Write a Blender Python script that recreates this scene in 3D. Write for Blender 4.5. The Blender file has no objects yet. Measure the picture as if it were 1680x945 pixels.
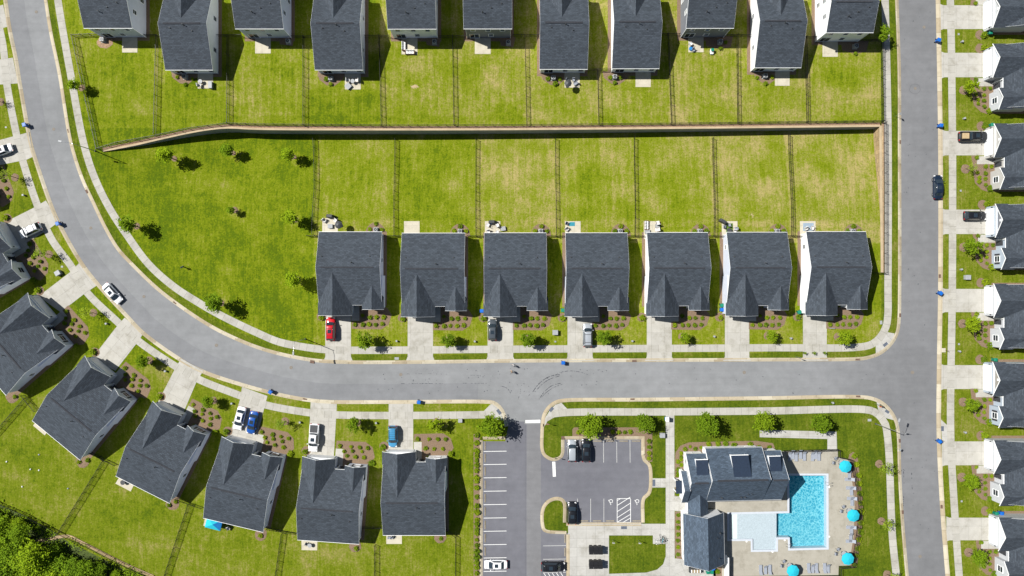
import bpy, bmesh, math, random
import numpy as np
from mathutils import Vector, Matrix, Euler
R = random.Random(11)
C = bpy.context.scene.collection
H = 145.0           # camera height, metres; the plan is 8 units of survey grid per metre
GZ = 0.12           # lots stand one kerb above the road
ORD = ['zeroth', 'first', 'second', 'third', 'fourth', 'fifth', 'sixth', 'seventh', 'eighth', 'ninth', 'tenth', 'eleventh', 'twelfth']
def W(px, py): return ((px - 840) / 8.0, (472.5 - py) / 8.0)
# ---------------------------------------------------------------- terrain
STX = [170, 225, 257, 312, 345, 375, 420, 640, 840, 1050, 1260, 1443]
STY = [249, 238.5, 231, 219, 213.5, 211, 213, 214, 213.5, 212, 210, 208]
def depth(px, py):
    px = np.asarray(px, float); py = np.asarray(py, float)
    st = np.interp(px, STX, STY) - 3
    D = np.interp(px, [170, 375, 700, 1444], [0, 3.7, 3.6, 2.4])
    t = np.clip((py - st) / (372 - st), 0, 1); s = 1 - t * t * (3 - 2 * t)
    ins = (py > st) & (px > 170) & (px < 1446.5)
    return np.where(ins, D * s, 0.0)
def tz(X, Y): return GZ - float(depth(X * 8 + 840, 472.5 - Y * 8))
def G(px, py, h=0.0):
    """ground point under something seen at survey point px,py and standing h above the ground"""
    z = GZ
    for _ in range(6):
        k = (H - z - h) / H
        X = (px - 840) / 8 * k; Y = (472.5 - py) / 8 * k
        z = tz(X, Y)
    return X, Y, z
# ---------------------------------------------------------------- mesh builder
class MB:
    def __init__(s): s.v = []; s.f = []; s.m = []; s.uv = []; s.sm = []
    def add(s, vs, fs, m=0, uvs=None, smooth=False):
        b = len(s.v); s.v += [tuple(p) for p in vs]
        for i, f in enumerate(fs):
            s.f.append([b + j for j in f]); s.m.append(m); s.sm.append(smooth)
            s.uv.append(uvs[i] if uvs else [(vs[j][0], vs[j][1]) for j in f])
    def box(s, cx, cy, cz, sx, sy, sz, rot=0, m=0):
        c, n = math.cos(rot), math.sin(rot); vs = []
        for dz in (-.5, .5):
            for dx, dy in ((-.5, -.5), (.5, -.5), (.5, .5), (-.5, .5)):
                x, y = dx * sx, dy * sy
                vs.append((cx + x * c - y * n, cy + x * n + y * c, cz + dz * sz))
        s.add(vs, [(0, 3, 2, 1), (4, 5, 6, 7), (0, 1, 5, 4), (1, 2, 6, 5), (2, 3, 7, 6), (3, 0, 4, 7)], m)
    def rbox(s, cx, cy, cz, sx, sy, sz, b=.04, m=0):
        """box with chamfered vertical and top edges"""
        rings = []
        for z, i in ((cz - sz / 2, 0), (cz + sz / 2 - b, 0), (cz + sz / 2, b)):
            hx, hy = sx / 2 - i, sy / 2 - i; q = b * 1.2
            rings.append([(cx + x, cy + y, z) for x, y in ((-hx + q, -hy), (hx - q, -hy), (hx, -hy + q), (hx, hy - q), (hx - q, hy), (-hx + q, hy), (-hx, hy - q), (-hx, -hy + q))])
        s.loft(rings, m, True)
    def loft(s, rings, m=0, caps=True, smooth=False):
        n = len(rings[0]); vs = [p for r in rings for p in r]; fs = []
        for i in range(len(rings) - 1):
            for j in range(n):
                k = (j + 1) % n
                fs.append((i * n + j, i * n + k, (i + 1) * n + k, (i + 1) * n + j))
        s.add(vs, fs, m, None, smooth)
        if caps:
            s.add(rings[0], [tuple(range(n - 1, -1, -1))], m); s.add(rings[-1], [tuple(range(n))], m)
    def cyl(s, cx, cy, z0, z1, r0, r1=None, n=12, m=0, smooth=True):
        r1 = r0 if r1 is None else r1
        s.loft([[(cx + r * math.cos(2 * math.pi * i / n), cy + r * math.sin(2 * math.pi * i / n), z) for i in range(n)] for z, r in ((z0, r0), (z1, r1))], m, True, smooth)
    def tube(s, pts, rad, n=8, m=0):
        rings = []
        pts = [Vector(p) for p in pts]
        for i, p in enumerate(pts):
            d = (pts[min(i + 1, len(pts) - 1)] - pts[max(i - 1, 0)]).normalized()
            a = d.orthogonal().normalized() if abs(d.z) > .9 else Vector((0, 0, 1)).cross(d).normalized()
            b = d.cross(a); r = rad[i] if isinstance(rad, (list, tuple)) else rad
            rings.append([tuple(p + (a * math.cos(2 * math.pi * k / n) + b * math.sin(2 * math.pi * k / n)) * r) for k in range(n)])
        s.loft(rings, m, True, True)
    def beam(s, p, q, w, h, m=0):
        """board from p to q, w wide across, h deep below the line"""
        p, q = Vector(p), Vector(q); d = (q - p).normalized()
        a = Vector((-d.y, d.x, 0)); a = a.normalized() * w / 2 if a.length > 1e-4 else Vector((w / 2, 0, 0))
        up = Vector((0, 0, h))
        vs = [p - a - up, p + a - up, p + a, p - a, q - a - up, q + a - up, q + a, q - a]
        s.add([tuple(v) for v in vs], [(0, 1, 2, 3), (7, 6, 5, 4), (0, 4, 5, 1), (1, 5, 6, 2), (2, 6, 7, 3), (3, 7, 4, 0)], m)
    def prism(s, pts, z0, z1, m=0, ang=0.0):
        """flat slab with polygonal outline"""
        a = sum(pts[i][0] * pts[(i + 1) % len(pts)][1] - pts[(i + 1) % len(pts)][0] * pts[i][1] for i in range(len(pts)))
        if a < 0: pts = pts[::-1]
        n = len(pts); c, t = math.cos(ang), math.sin(ang)
        top = [(x, y, z1) for x, y in pts]; bot = [(x, y, z0) for x, y in pts]
        s.add(top, [tuple(range(n))], m, [[(x * c + y * t, -x * t + y * c) for x, y in pts]])
        s.add(top + bot, [(i, n + i, n + (i + 1) % n, (i + 1) % n) for i in range(n)], m)
    def build(s, name, mats, parent=None, loc=None):
        me = bpy.data.meshes.new(name)
        me.from_pydata(s.v, [], s.f)
        for m in (mats if isinstance(mats, (list, tuple)) else [mats]): me.materials.append(m)
        me.polygons.foreach_set('material_index', s.m); me.polygons.foreach_set('use_smooth', s.sm)
        u = me.uv_layers.new(name='UVMap')
        u.data.foreach_set('uv', [c for f in s.uv for p in f for c in p])
        me.update()
        o = bpy.data.objects.new(name, me); C.objects.link(o)
        if parent is not None: o.parent = parent
        if loc is not None: o.location = loc
        return o
def tag(o, label=None, cat=None, group=None, kind=None):
    if label: o['label'] = label
    if cat: o['category'] = cat
    if group: o['group'] = group
    if kind: o['kind'] = kind
    return o
def thing(name, label, cat, loc=(0, 0, 0), rz=0.0, group=None):
    o = bpy.data.objects.new(name, None); C.objects.link(o)
    o.location = loc; o.rotation_euler = (0, 0, rz); o.empty_display_size = .3
    return tag(o, label, cat, group)
KIDS = {}
def dup(src, loc, rz=0.0, label=None, group=None, scale=None):
    r = src.copy(); C.objects.link(r); r.location = loc; r.rotation_euler = (0, 0, rz)
    if scale: r.scale = scale
    if label: r['label'] = label
    if group: r['group'] = group
    kids = KIDS.get(src.name)
    if kids is None: kids = KIDS[src.name] = [(c, list(c.children)) for c in src.children]
    for ch, gs in kids:
        c = ch.copy(); C.objects.link(c); c.parent = r
        for g in gs:
            d = g.copy(); C.objects.link(d); d.parent = c
    return r
USED = set()
def place(src, loc, rz=0.0, label=None, group=None, scale=None):
    """the first call moves the source itself, later ones copy it"""
    if src.name in USED: return dup(src, loc, rz, label, group, scale)
    USED.add(src.name)
    KIDS[src.name] = [(c, list(c.children)) for c in src.children]
    src.location = loc; src.rotation_euler = (0, 0, rz)
    if scale: src.scale = scale
    if label: src['label'] = label
    if group: src['group'] = group
    return src
# ---------------------------------------------------------------- materials
def srgb(r, g, b, k=1.0):
    def f(c):
        c /= 255.0
        return ((c + .055) / 1.055) ** 2.4 if c > .04045 else c / 12.92
    return (f(r) * k, f(g) * k, f(b) * k, 1)
def newmat(name):
    m = bpy.data.materials.new(name); m.use_nodes = True
    nt = m.node_tree; b = nt.nodes['Principled BSDF']; b.inputs['Specular IOR Level'].default_value = .3
    return m, nt, b
def N(nt, t, **k):
    n = nt.nodes.new(t)
    for a, v in k.items():
        if a in n.inputs.keys() if not hasattr(n, a) else False: n.inputs[a].default_value = v
        else: setattr(n, a, v)
    return n
def noise(nt, vec, scale, detail=4, rough=.6):
    n = nt.nodes.new('ShaderNodeTexNoise'); n.inputs['Scale'].default_value = scale; n.inputs['Detail'].default_value = detail; n.inputs['Roughness'].default_value = rough
    if vec is not None: nt.links.new(vec, n.inputs['Vector'])
    return n.outputs['Fac']
def ramp(nt, fac, stops):
    r = nt.nodes.new('ShaderNodeValToRGB'); e = r.color_ramp.elements
    while len(e) < len(stops): e.new(.5)
    for i, (p, c) in enumerate(stops): e[i].position = p; e[i].color = c
    nt.links.new(fac, r.inputs['Fac']); return r.outputs['Color']
def mix(nt, fac, a, b, mode='MIX'):
    n = nt.nodes.new('ShaderNodeMix'); n.data_type = 'RGBA'; n.blend_type = mode; n.clamp_factor = True
    for i, v in ((0, fac), (6, a), (7, b)):
        if hasattr(v, 'links'): nt.links.new(v, n.inputs[i])
        else: n.inputs[i].default_value = v
    return n.outputs[2]
def mth(nt, op, a, b=0.0):
    n = nt.nodes.new('ShaderNodeMath'); n.operation = op
    for i, v in ((0, a), (1, b)):
        if hasattr(v, 'links'): nt.links.new(v, n.inputs[i])
        else: n.inputs[i].default_value = v
    return n.outputs[0]
def coords(nt, kind='Object', scale=None):
    t = nt.nodes.new('ShaderNodeTexCoord'); o = t.outputs[kind]
    if scale:
        m = nt.nodes.new('ShaderNodeMapping'); m.inputs['Scale'].default_value = scale; nt.links.new(o, m.inputs['Vector']); o = m.outputs['Vector']
    return o
def gray(v): return (v, v, v, 1)
def sc(c, k): return (c[0] * k, c[1] * k, c[2] * k, 1)
def simple(name, col, rough=.7, metal=0.0, var=.12, scale=3.0, spec=.3, coat=0.0):
    m, nt, b = newmat(name)
    f = noise(nt, coords(nt), scale, 3)
    nt.links.new(ramp(nt, f, [(.3, sc(col, 1 - var)), (.7, sc(col, 1 + var))]), b.inputs['Base Color'])
    b.inputs['Roughness'].default_value = rough; b.inputs['Metallic'].default_value = metal; b.inputs['Specular IOR Level'].default_value = spec
    b.inputs['Coat Weight'].default_value = coat
    return m
def world_pos(nt):
    g = nt.nodes.new('ShaderNodeNewGeometry'); return g.outputs['Position']
def mapv(nt, v, scale, rot=(0, 0, 0)):
    m = nt.nodes.new('ShaderNodeMapping'); m.inputs['Scale'].default_value = scale; m.inputs['Rotation'].default_value = rot; nt.links.new(v, m.inputs['Vector']); return m.outputs['Vector']

def grass_mat():
    m, nt, b = newmat('lawn_grass')
    p = world_pos(nt)
    at = nt.nodes.new('ShaderNodeAttribute'); at.attribute_name = 'yard'
    sep = nt.nodes.new('ShaderNodeSeparateColor'); nt.links.new(at.outputs['Color'], sep.inputs['Color'])
    dry, deep, bare = sep.outputs
    n1 = noise(nt, p, .16, 6, .62); n2 = noise(nt, p, .9, 6, .7); n3 = noise(nt, p, 3.0, 5, .75)
    st1 = noise(nt, mapv(nt, p, (2.3, .2, 1)), 1.0, 4, .7)     # mowing passes
    st2 = noise(nt, mapv(nt, p, (.1, 1.1, 1)), 1.0, 3, .6)
    v = mth(nt, 'ADD', dry, mth(nt, 'MULTIPLY', mth(nt, 'SUBTRACT', n1, .5), 1.4))
    v = mth(nt, 'ADD', v, mth(nt, 'MULTIPLY', mth(nt, 'SUBTRACT', n2, .5), .85))
    v = mth(nt, 'ADD', v, mth(nt, 'MULTIPLY', mth(nt, 'SUBTRACT', n3, .5), 1.5))
    v = mth(nt, 'ADD', v, mth(nt, 'MULTIPLY', mth(nt, 'SUBTRACT', st1, .5), 1.0))
    v = mth(nt, 'ADD', v, mth(nt, 'MULTIPLY', mth(nt, 'SUBTRACT', st2, .5), .15))
    col = ramp(nt, v, [(0.0, (.062, .098, .002, 1)), (.24, (.113, .148, .002, 1)), (.48, (.140, .167, .009, 1)), (.72, (.19, .19, .038, 1)), (1.0, (.27, .225, .085, 1))])
    dk = ramp(nt, v, [(0.0, (.038, .064, .003, 1)), (.45, (.074, .1, .005, 1)), (1.0, (.155, .14, .038, 1))])
    col = mix(nt, deep, col, dk)
    n4 = noise(nt, p, 4.2, 4, .8)
    col = mix(nt, 1.0, col, ramp(nt, n4, [(.25, gray(.6)), (.75, gray(1.4))]), 'MULTIPLY')
    bm = ramp(nt, mth(nt, 'ADD', bare, mth(nt, 'MULTIPLY', mth(nt, 'SUBTRACT', noise(nt, p, 2.2, 5, .7), .5), 1.1)), [(.42, gray(0)), (.62, gray(1))])
    col = mix(nt, bm, col, ramp(nt, n3, [(.3, (.30, .22, .12, 1)), (.7, (.43, .34, .22, 1))]))
    nt.links.new(col, b.inputs['Base Color']); b.inputs['Roughness'].default_value = .95; b.inputs['Specular IOR Level'].default_value = .1
    bp = nt.nodes.new('ShaderNodeBump'); bp.inputs['Strength'].default_value = .35; bp.inputs['Distance'].default_value = .06
    nt.links.new(noise(nt, p, 14, 3, .8), bp.inputs['Height']); nt.links.new(bp.outputs['Normal'], b.inputs['Normal'])
    return m
def asphalt_mat(name, c1, c2, spots=.25):
    m, nt, b = newmat(name); p = world_pos(nt)
    big = noise(nt, p, .045, 4, .6); mid = noise(nt, p, .5, 5, .65); fine = noise(nt, p, 16, 4, .85)
    col = ramp(nt, big, [(.35, c1), (.65, c2)])
    col = mix(nt, 1.0, col, ramp(nt, mid, [(.25, gray(.87)), (.75, gray(1.1))]), 'MULTIPLY')
    col = mix(nt, 1.0, col, ramp(nt, fine, [(.3, gray(.86)), (.7, gray(1.14))]), 'MULTIPLY')
    sx = nt.nodes.new('ShaderNodeSeparateXYZ'); nt.links.new(p, sx.inputs[0])
    col = mix(nt, 1.0, col, ramp(nt, mth(nt, 'MULTIPLY', mth(nt, 'ADD', sx.outputs[0], 20), .01), [(.72, gray(1)), (1.0, (.80, .79, .80, 1))]), 'MULTIPLY')   # the straight street was laid with a darker mix
    # oil and tar spots
    vo = nt.nodes.new('ShaderNodeTexVoronoi'); vo.inputs['Scale'].default_value = .45; nt.links.new(p, vo.inputs['Vector'])
    sp = ramp(nt, vo.outputs['Distance'], [(.02, gray(1)), (.055, gray(0))])
    col = mix(nt, mth(nt, 'MULTIPLY', sp, spots), col, (.05, .05, .055, 1))
    col = mix(nt, 1.0, col, ramp(nt, noise(nt, mapv(nt, p, (.05, .9, 1)), 1.0, 3, .6), [(.3, gray(.95)), (.7, gray(1.04))]), 'MULTIPLY')
    nt.links.new(col, b.inputs['Base Color']); b.inputs['Roughness'].default_value = .9; b.inputs['Specular IOR Level'].default_value = .2
    bp = nt.nodes.new('ShaderNodeBump'); bp.inputs['Strength'].default_value = .3; bp.inputs['Distance'].default_value = .02
    nt.links.new(fine, bp.inputs['Height']); nt.links.new(bp.outputs['Normal'], b.inputs['Normal'])
    return m
def concrete_mat(name, c, bw=1.5, bh=1.5, var=.1, mortar=.45, c2=None, ms=.022):
    m, nt, b = newmat(name); uv = coords(nt, 'UV'); p = world_pos(nt)
    br = nt.nodes.new('ShaderNodeTexBrick'); br.offset = 0; br.inputs['Scale'].default_value = 1
    br.inputs['Brick Width'].default_value = bw; br.inputs['Row Height'].default_value = bh; br.inputs['Mortar Size'].default_value = ms
    br.inputs['Mortar Smooth'].default_value = .2; br.inputs['Bias'].default_value = 0
    br.inputs['Color1'].default_value = sc(c, 1 - var); br.inputs['Color2'].default_value = sc(c2 or c, 1 + var); br.inputs['Mortar'].default_value = sc(c, mortar)
    nt.links.new(uv, br.inputs['Vector'])
    col = mix(nt, 1.0, br.outputs['Color'], ramp(nt, noise(nt, p, .7, 6, .7), [(.25, (.88, .87, .84, 1)), (.75, (1.08, 1.07, 1.06, 1))]), 'MULTIPLY')
    col = mix(nt, 1.0, col, ramp(nt, noise(nt, p, 9, 4, .8), [(.25, gray(.93)), (.75, gray(1.06))]), 'MULTIPLY')
    col = mix(nt, 1.0, col, ramp(nt, noise(nt, p, .33, 5, .75), [(.34, (.80, .79, .76, 1)), (.5, gray(1.0))]), 'MULTIPLY')   # old stains
    nt.links.new(col, b.inputs['Base Color']); b.inputs['Roughness'].default_value = .85; b.inputs['Specular IOR Level'].default_value = .2
    return m
def roof_mat(name, c):
    m, nt, b = newmat(name); uv = coords(nt, 'UV')
    br = nt.nodes.new('ShaderNodeTexBrick'); br.offset = .5; br.inputs['Scale'].default_value = 1
    br.inputs['Brick Width'].default_value = .62; br.inputs['Row Height'].default_value = .29; br.inputs['Mortar Size'].default_value = .018
    br.inputs['Color1'].default_value = sc(c, .78); br.inputs['Color2'].default_value = sc(c, 1.22); br.inputs['Mortar'].default_value = sc(c, .45); br.inputs['Bias'].default_value = 0
    nt.links.new(uv, br.inputs['Vector'])
    s1 = noise(nt, mapv(nt, uv, (1.25, 5.2, 1)), 1.0, 4, .7); s2 = noise(nt, uv, 9, 4, .8); s3 = noise(nt, uv, .22, 3, .5)
    col = mix(nt, 1.0, br.outputs['Color'], ramp(nt, s1, [(.3, gray(.74)), (.7, gray(1.27))]), 'MULTIPLY')
    col = mix(nt, 1.0, col, ramp(nt, s2, [(.3, gray(.92)), (.7, gray(1.08))]), 'MULTIPLY')
    col = mix(nt, 1.0, col, ramp(nt, s3, [(.3, gray(.93)), (.7, gray(1.08))]), 'MULTIPLY')
    nt.links.new(col, b.inputs['Base Color']); b.inputs['Roughness'].default_value = .85; b.inputs['Specular IOR Level'].default_value = .25
    bp = nt.nodes.new('ShaderNodeBump'); bp.inputs['Strength'].default_value = .5; bp.inputs['Distance'].default_value = .03
    nt.links.new(s1, bp.inputs['Height']); nt.links.new(bp.outputs['Normal'], b.inputs['Normal'])
    return m
def siding_mat(name, c):
    m, nt, b = newmat(name); p = coords(nt)
    w = nt.nodes.new('ShaderNodeTexWave'); w.wave_type = 'BANDS'; w.bands_direction = 'Z'; w.wave_profile = 'SAW'; w.inputs['Scale'].default_value = 1.7; w.inputs['Distortion'].default_value = 0
    nt.links.new(p, w.inputs['Vector'])
    col = mix(nt, 1.0, ramp(nt, w.outputs['Fac'], [(0, sc(c, .93)), (.15, c), (1, sc(c, 1.03))]), ramp(nt, noise(nt, p, 1.2, 4), [(.3, gray(.95)), (.7, gray(1.03))]), 'MULTIPLY')
    nt.links.new(col, b.inputs['Base Color']); b.inputs['Roughness'].default_value = .6
    bp = nt.nodes.new('ShaderNodeBump'); bp.inputs['Strength'].default_value = .4; bp.inputs['Distance'].default_value = .02
    nt.links.new(w.outputs['Fac'], bp.inputs['Height']); nt.links.new(bp.outputs['Normal'], b.inputs['Normal'])
    return m
def leaf_mat(name, c, hv=.35, tr=.3):
    m = bpy.data.materials.new(name); m.use_nodes = True; nt = m.node_tree; nt.nodes.clear()
    out = nt.nodes.new('ShaderNodeOutputMaterial'); d = nt.nodes.new('ShaderNodeBsdfDiffuse'); t = nt.nodes.new('ShaderNodeBsdfTranslucent'); mx = nt.nodes.new('ShaderNodeMixShader')
    p = world_pos(nt); oi = nt.nodes.new('ShaderNodeObjectInfo')
    f = mth(nt, 'ADD', mth(nt, 'MULTIPLY', noise(nt, p, 2.3, 4, .8), 1.0), mth(nt, 'MULTIPLY', mth(nt, 'SUBTRACT', oi.outputs['Random'], .5), .3))
    col = ramp(nt, f, [(.28, (c[0] * (1 - hv), c[1] * (1 - hv * .8), c[2] * .9, 1)), (.5, c), (.75, (c[0] * (1 + hv * 1.6), c[1] * (1 + hv), c[2], 1))])
    nt.links.new(col, d.inputs['Color']); nt.links.new(col, t.inputs['Color']); mx.inputs[0].default_value = tr
    nt.links.new(d.outputs[0], mx.inputs[1]); nt.links.new(t.outputs[0], mx.inputs[2]); nt.links.new(mx.outputs[0], out.inputs['Surface'])
    return m
def glass_mat(name='window_glass', c=(.02, .03, .04, 1)):
    m, nt, b = newmat(name); b.inputs['Base Color'].default_value = c; b.inputs['Roughness'].default_value = .06; b.inputs['Specular IOR Level'].default_value = .8
    return m
M = {}
M['grass'] = grass_mat()
M['asphalt'] = asphalt_mat('road_asphalt', (.172, .177, .180, 1), (.208, .213, .217, 1))
M['lot_asphalt'] = asphalt_mat('lot_asphalt', (.114, .115, .131, 1), (.14, .141, .156, 1), .2)
M['patch'] = asphalt_mat('patch_asphalt', (.15, .15, .155, 1), (.16, .16, .165, 1), .1)
cc = (.35, .34, .308, 1)
M['walk'] = concrete_mat('sidewalk_concrete', cc, 1.5, 40, .07)
M['drive'] = concrete_mat('driveway_concrete', (.365, .355, .325, 1), 2.6, 3.05, .05, .62)
M['plaza'] = concrete_mat('plaza_concrete', (.365, .36, .34, 1), 1.9, 1.9, .05, .6)
M['kerb'] = concrete_mat('kerb_concrete', (.36, .30, .205, 1), 3.0, 40, .13, .55, (.39, .355, .275, 1), .03)
M['patio'] = concrete_mat('patio_concrete', (.44, .41, .33, 1), 3.2, 3.2, .03, .7)
M['deck'] = concrete_mat('pool_deck_concrete', (.305, .288, .245, 1), 3.4, 3.4, .03, .9)
M['coping'] = simple('coping_stone', (.42, .45, .49, 1), .6, 0, .05)
M['mulch'] = simple('bark_mulch', (.168, .116, .076, 1), .95, 0, .4, 7)
M['straw'] = simple('soil_strip', (.26, .17, .105, 1), .95, 0, .35, 4)
M['wallblock'] = concrete_mat('retaining_block', (.33, .25, .155, 1), .9, .3, .14, .5, (.37, .27, .15, 1))
M['roof'] = roof_mat('asphalt_shingles', (.042, .0515, .064, 1))
M['club_roof'] = roof_mat('slate_blue_shingles', (.056, .078, .108, 1))
M['dormer_roof'] = simple('dormer_metal_roof', (.012, .022, .042, 1), .6, 0, .15)
M['white'] = simple('white_paint', (.80, .80, .79, 1), .5, 0, .03)
M['trim'] = simple('white_trim', (.76, .77, .77, 1), .5, 0, .03)
M['w_white'] = siding_mat('white_siding', (.8, .81, .81, 1)); M['w_grey'] = siding_mat('pale_grey_siding', (.52, .55, .63, 1))
M['w_dark'] = siding_mat('grey_siding', (.17, .18, .205, 1)); M['w_tan'] = siding_mat('taupe_siding', (.25, .235, .21, 1))
M['glass'] = glass_mat(); M['shutter'] = simple('dark_shutter', (.04, .042, .05, 1), .6)
M['black'] = simple('black_metal', (.013, .013, .014, 1), .45, .0, .1); M['dkgrey'] = simple('dark_grey_metal', (.045, .047, .05, 1), .5)
M['steel'] = simple('steel', (.5, .51, .52, 1), .3, .8, .05); M['ltgrey'] = simple('light_grey_plastic', (.27, .28, .29, 1), .5)
M['paint'] = simple('road_paint', (.62, .62, .60, 1), .7, 0, .12, 5); M['oldpaint'] = simple('worn_road_paint', (.40, .40, .385, 1), .8, 0, .25, 6)
M['rust'] = simple('rusty_iron', (.12, .075, .055, 1), .8, 0, .3, 6); M['pad'] = simple('tactile_pad', (.085, .10, .13, 1), .7)
M['blue'] = simple('blue_bin_plastic', (.006, .10, .40, 1), .45); M['green'] = simple('green_bin_plastic', (.006, .16, .10, 1), .45)
M['cyan'] = simple('cyan_canvas', (.012, .36, .46, 1), .8, 0, .05); M['cyan2'] = simple('blue_canvas', (.01, .16, .42, 1), .8)
M['sling'] = simple('grey_sling_fabric', (.24, .26, .30, 1), .8); M['cushion'] = simple('white_cushion', (.62, .62, .60, 1), .9)
M['wood'] = simple('brown_wood', (.16, .085, .045, 1), .7, 0, .25); M['rug_blue'] = simple('blue_rug', (.03, .2, .26, 1), .95); M['rug_grey'] = simple('blue_grey_rug', (.22, .28, .34, 1), .95, 0, .4, 12)
M['rug_green'] = simple('green_turf_rug', (.075, .15, .012, 1), .95); M['tyre'] = simple('tyre_rubber', (.012, .012, .013, 1), .85); M['rim'] = simple('alloy', (.35, .35, .36, 1), .35, .8)
M['lamp_r'] = simple('red_lens', (.3, .01, .01, 1), .2); M['lamp_w'] = simple('clear_lens', (.6, .6, .6, 1), .15); M['tanload'] = simple('tan_load', (.36, .27, .15, 1), .8, 0, .15)
M['bark'] = simple('tree_bark', (.085, .062, .045, 1), .9, 0, .25); M['stop'] = simple('sign_red', (.35, .01, .015, 1), .5); M['sign_green'] = simple('sign_green', (.01, .12, .05, 1), .5)
M['hydrant'] = simple('hydrant_orange', (.35, .09, .02, 1), .5); M['skin'] = simple('skin', (.42, .26, .18, 1), .6); M['hair'] = simple('hair', (.03, .02, .014, 1), .7)
M['leaf'] = leaf_mat('young_leaves', (.16, .245, .012, 1)); M['leaf_thin'] = leaf_mat('pale_leaves', (.24, .33, .03, 1)); M['leaf_park'] = leaf_mat('park_leaves', (.19, .29, .014, 1))
M['leaf_wood'] = leaf_mat('wood_leaves', (.18, .285, .016, 1), .45, .32); M['shrub'] = leaf_mat('shrub_leaves', (.15, .22, .012, 1), .4, .25); M['shrub_y'] = leaf_mat('bright_shrub_leaves', (.17, .24, .008, 1))
# ---------------------------------------------------------------- polylines
def smooth(pts, step=6.0):
    out = []; n = len(pts)
    for i in range(n - 1):
        p0 = pts[max(i - 1, 0)]; p1 = pts[i]; p2 = pts[i + 1]; p3 = pts[min(i + 2, n - 1)]
        L = math.dist(p1, p2); k = max(1, int(L / step)); 
        # centripetal tangents keep short and long spans calm
        d01 = max(math.dist(p0, p1), 1e-3) ** .5; d12 = max(L, 1e-3) ** .5; d23 = max(math.dist(p2, p3), 1e-3) ** .5
        def tan(a, b, c, da, db):
            return [((b[j] - a[j]) / da - (c[j] - a[j]) / (da + db) + (c[j] - b[j]) / db) * d12 for j in (0, 1)]
        m1 = tan(p0, p1, p2, d01, d12) if i > 0 else [p2[j] - p1[j] for j in (0, 1)]
        m2 = tan(p1, p2, p3, d12, d23) if i < n - 2 else [p2[j] - p1[j] for j in (0, 1)]
        for s in range(k):
            t = s / k; t2 = t * t; t3 = t2 * t
            out.append(tuple((2 * t3 - 3 * t2 + 1) * p1[j] + (t3 - 2 * t2 + t) * m1[j] + (-2 * t3 + 3 * t2) * p2[j] + (t3 - t2) * m2[j] for j in (0, 1)))
    out.append(pts[-1]); return out
def offset(pts, d):
    out = []
    for i, p in enumerate(pts):
        a = pts[max(i - 1, 0)]; b = pts[min(i + 1, len(pts) - 1)]
        def nn(u, v):
            L = math.dist(u, v) or 1; return ((v[1] - u[1]) / L, -(v[0] - u[0]) / L)
        n1 = nn(a, p) if i > 0 else nn(p, b); n2 = nn(p, b) if i < len(pts) - 1 else n1
        mx, my = n1[0] + n2[0], n1[1] + n2[1]; L = math.hypot(mx, my) or 1; mx /= L; my /= L
        k = 1 / max(.55, mx * n1[0] + my * n1[1]); out.append((p[0] + mx * d * k, p[1] + my * d * k))
    return out
def ribbon(A, B, z1, z0, name, m, kind='structure', zA=None):
    zA = z1 if zA is None else zA; zz = [zA, zA, z1, z1]
    """slab between two survey polylines with lengthwise UV"""
    mb = MB(); u = 0.0; n = len(A); ring = []
    us = [0.0]
    for i in range(1, n): us.append(us[-1] + math.dist(A[i], A[i - 1]) / 8)
    for i in range(n - 1):
        q = [W(*A[i]), W(*A[i + 1]), W(*B[i + 1]), W(*B[i])]
        a = sum(q[k][0] * q[(k + 1) % 4][1] - q[(k + 1) % 4][0] * q[k][1] for k in range(4))
        w0 = math.dist(A[i], B[i]) / 8
        uv = [(us[i], 0.3), (us[i + 1], 0.3), (us[i + 1], .3 + w0), (us[i], .3 + w0)]
        zq = zz if a >= 0 else zz[::-1]
        if a < 0: q = q[::-1]; uv = uv[::-1]
        mb.add([(x, y, c) for (x, y), c in zip(q, zq)], [(0, 1, 2, 3)], 0, [uv])
    for L, z1 in ((A, zA), (B, z1)):
        for i in range(n - 1):
            a, b = W(*L[i]), W(*L[i + 1])
            mb.add([(a[0], a[1], z1), (b[0], b[1], z1), (b[0], b[1], z0), (a[0], a[1], z0)], [(0, 1, 2, 3)], 0, [[(us[i], 0), (us[i + 1], 0), (us[i + 1], .1), (us[i], .1)]])
    for i in (0, n - 1):
        a, b = W(*A[i]), W(*B[i])
        mb.add([(a[0], a[1], z1), (b[0], b[1], z1), (b[0], b[1], z0), (a[0], a[1], z0)], [(0, 1, 2, 3)], 0)
    return tag(mb.build(name, m), kind=kind)
def slab(name, pts, m, z1=GZ + .012, z0=-.25, ang=0.0, kind='structure'):
    mb = MB(); mb.prism([W(*p) for p in pts], z0, z1, 0, math.radians(ang)); return tag(mb.build(name, m), kind=kind)
def center_ribbon(P, w, z1, name, m):
    P = smooth(P); return ribbon(offset(P, w / 2), offset(P, -w / 2), z1, -.25, name, m)

M['wallface'] = concrete_mat('shaded_wall_block', (.30, .305, .37, 1), .9, .3, .1, .6)  # blue-grey of the shaded wall face put into the block colour
M['lane'] = asphalt_mat('outer_lane_asphalt', (.155, .159, .165, 1), (.185, .189, .195, 1))

M['w_lit'] = siding_mat('off_white_siding', (.44, .455, .475, 1)); M['w_beige'] = siding_mat('beige_siding', (.40, .39, .37, 1)); M['w_blue'] = siding_mat('pale_blue_siding', (.34, .39, .45, 1)); M['door_white'] = simple('garage_door_paint', (.60, .61, .62, 1), .5, 0, .03); M['manhole'] = simple('worn_iron', (.17, .15, .125, 1), .8, 0, .25, 8)
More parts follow.
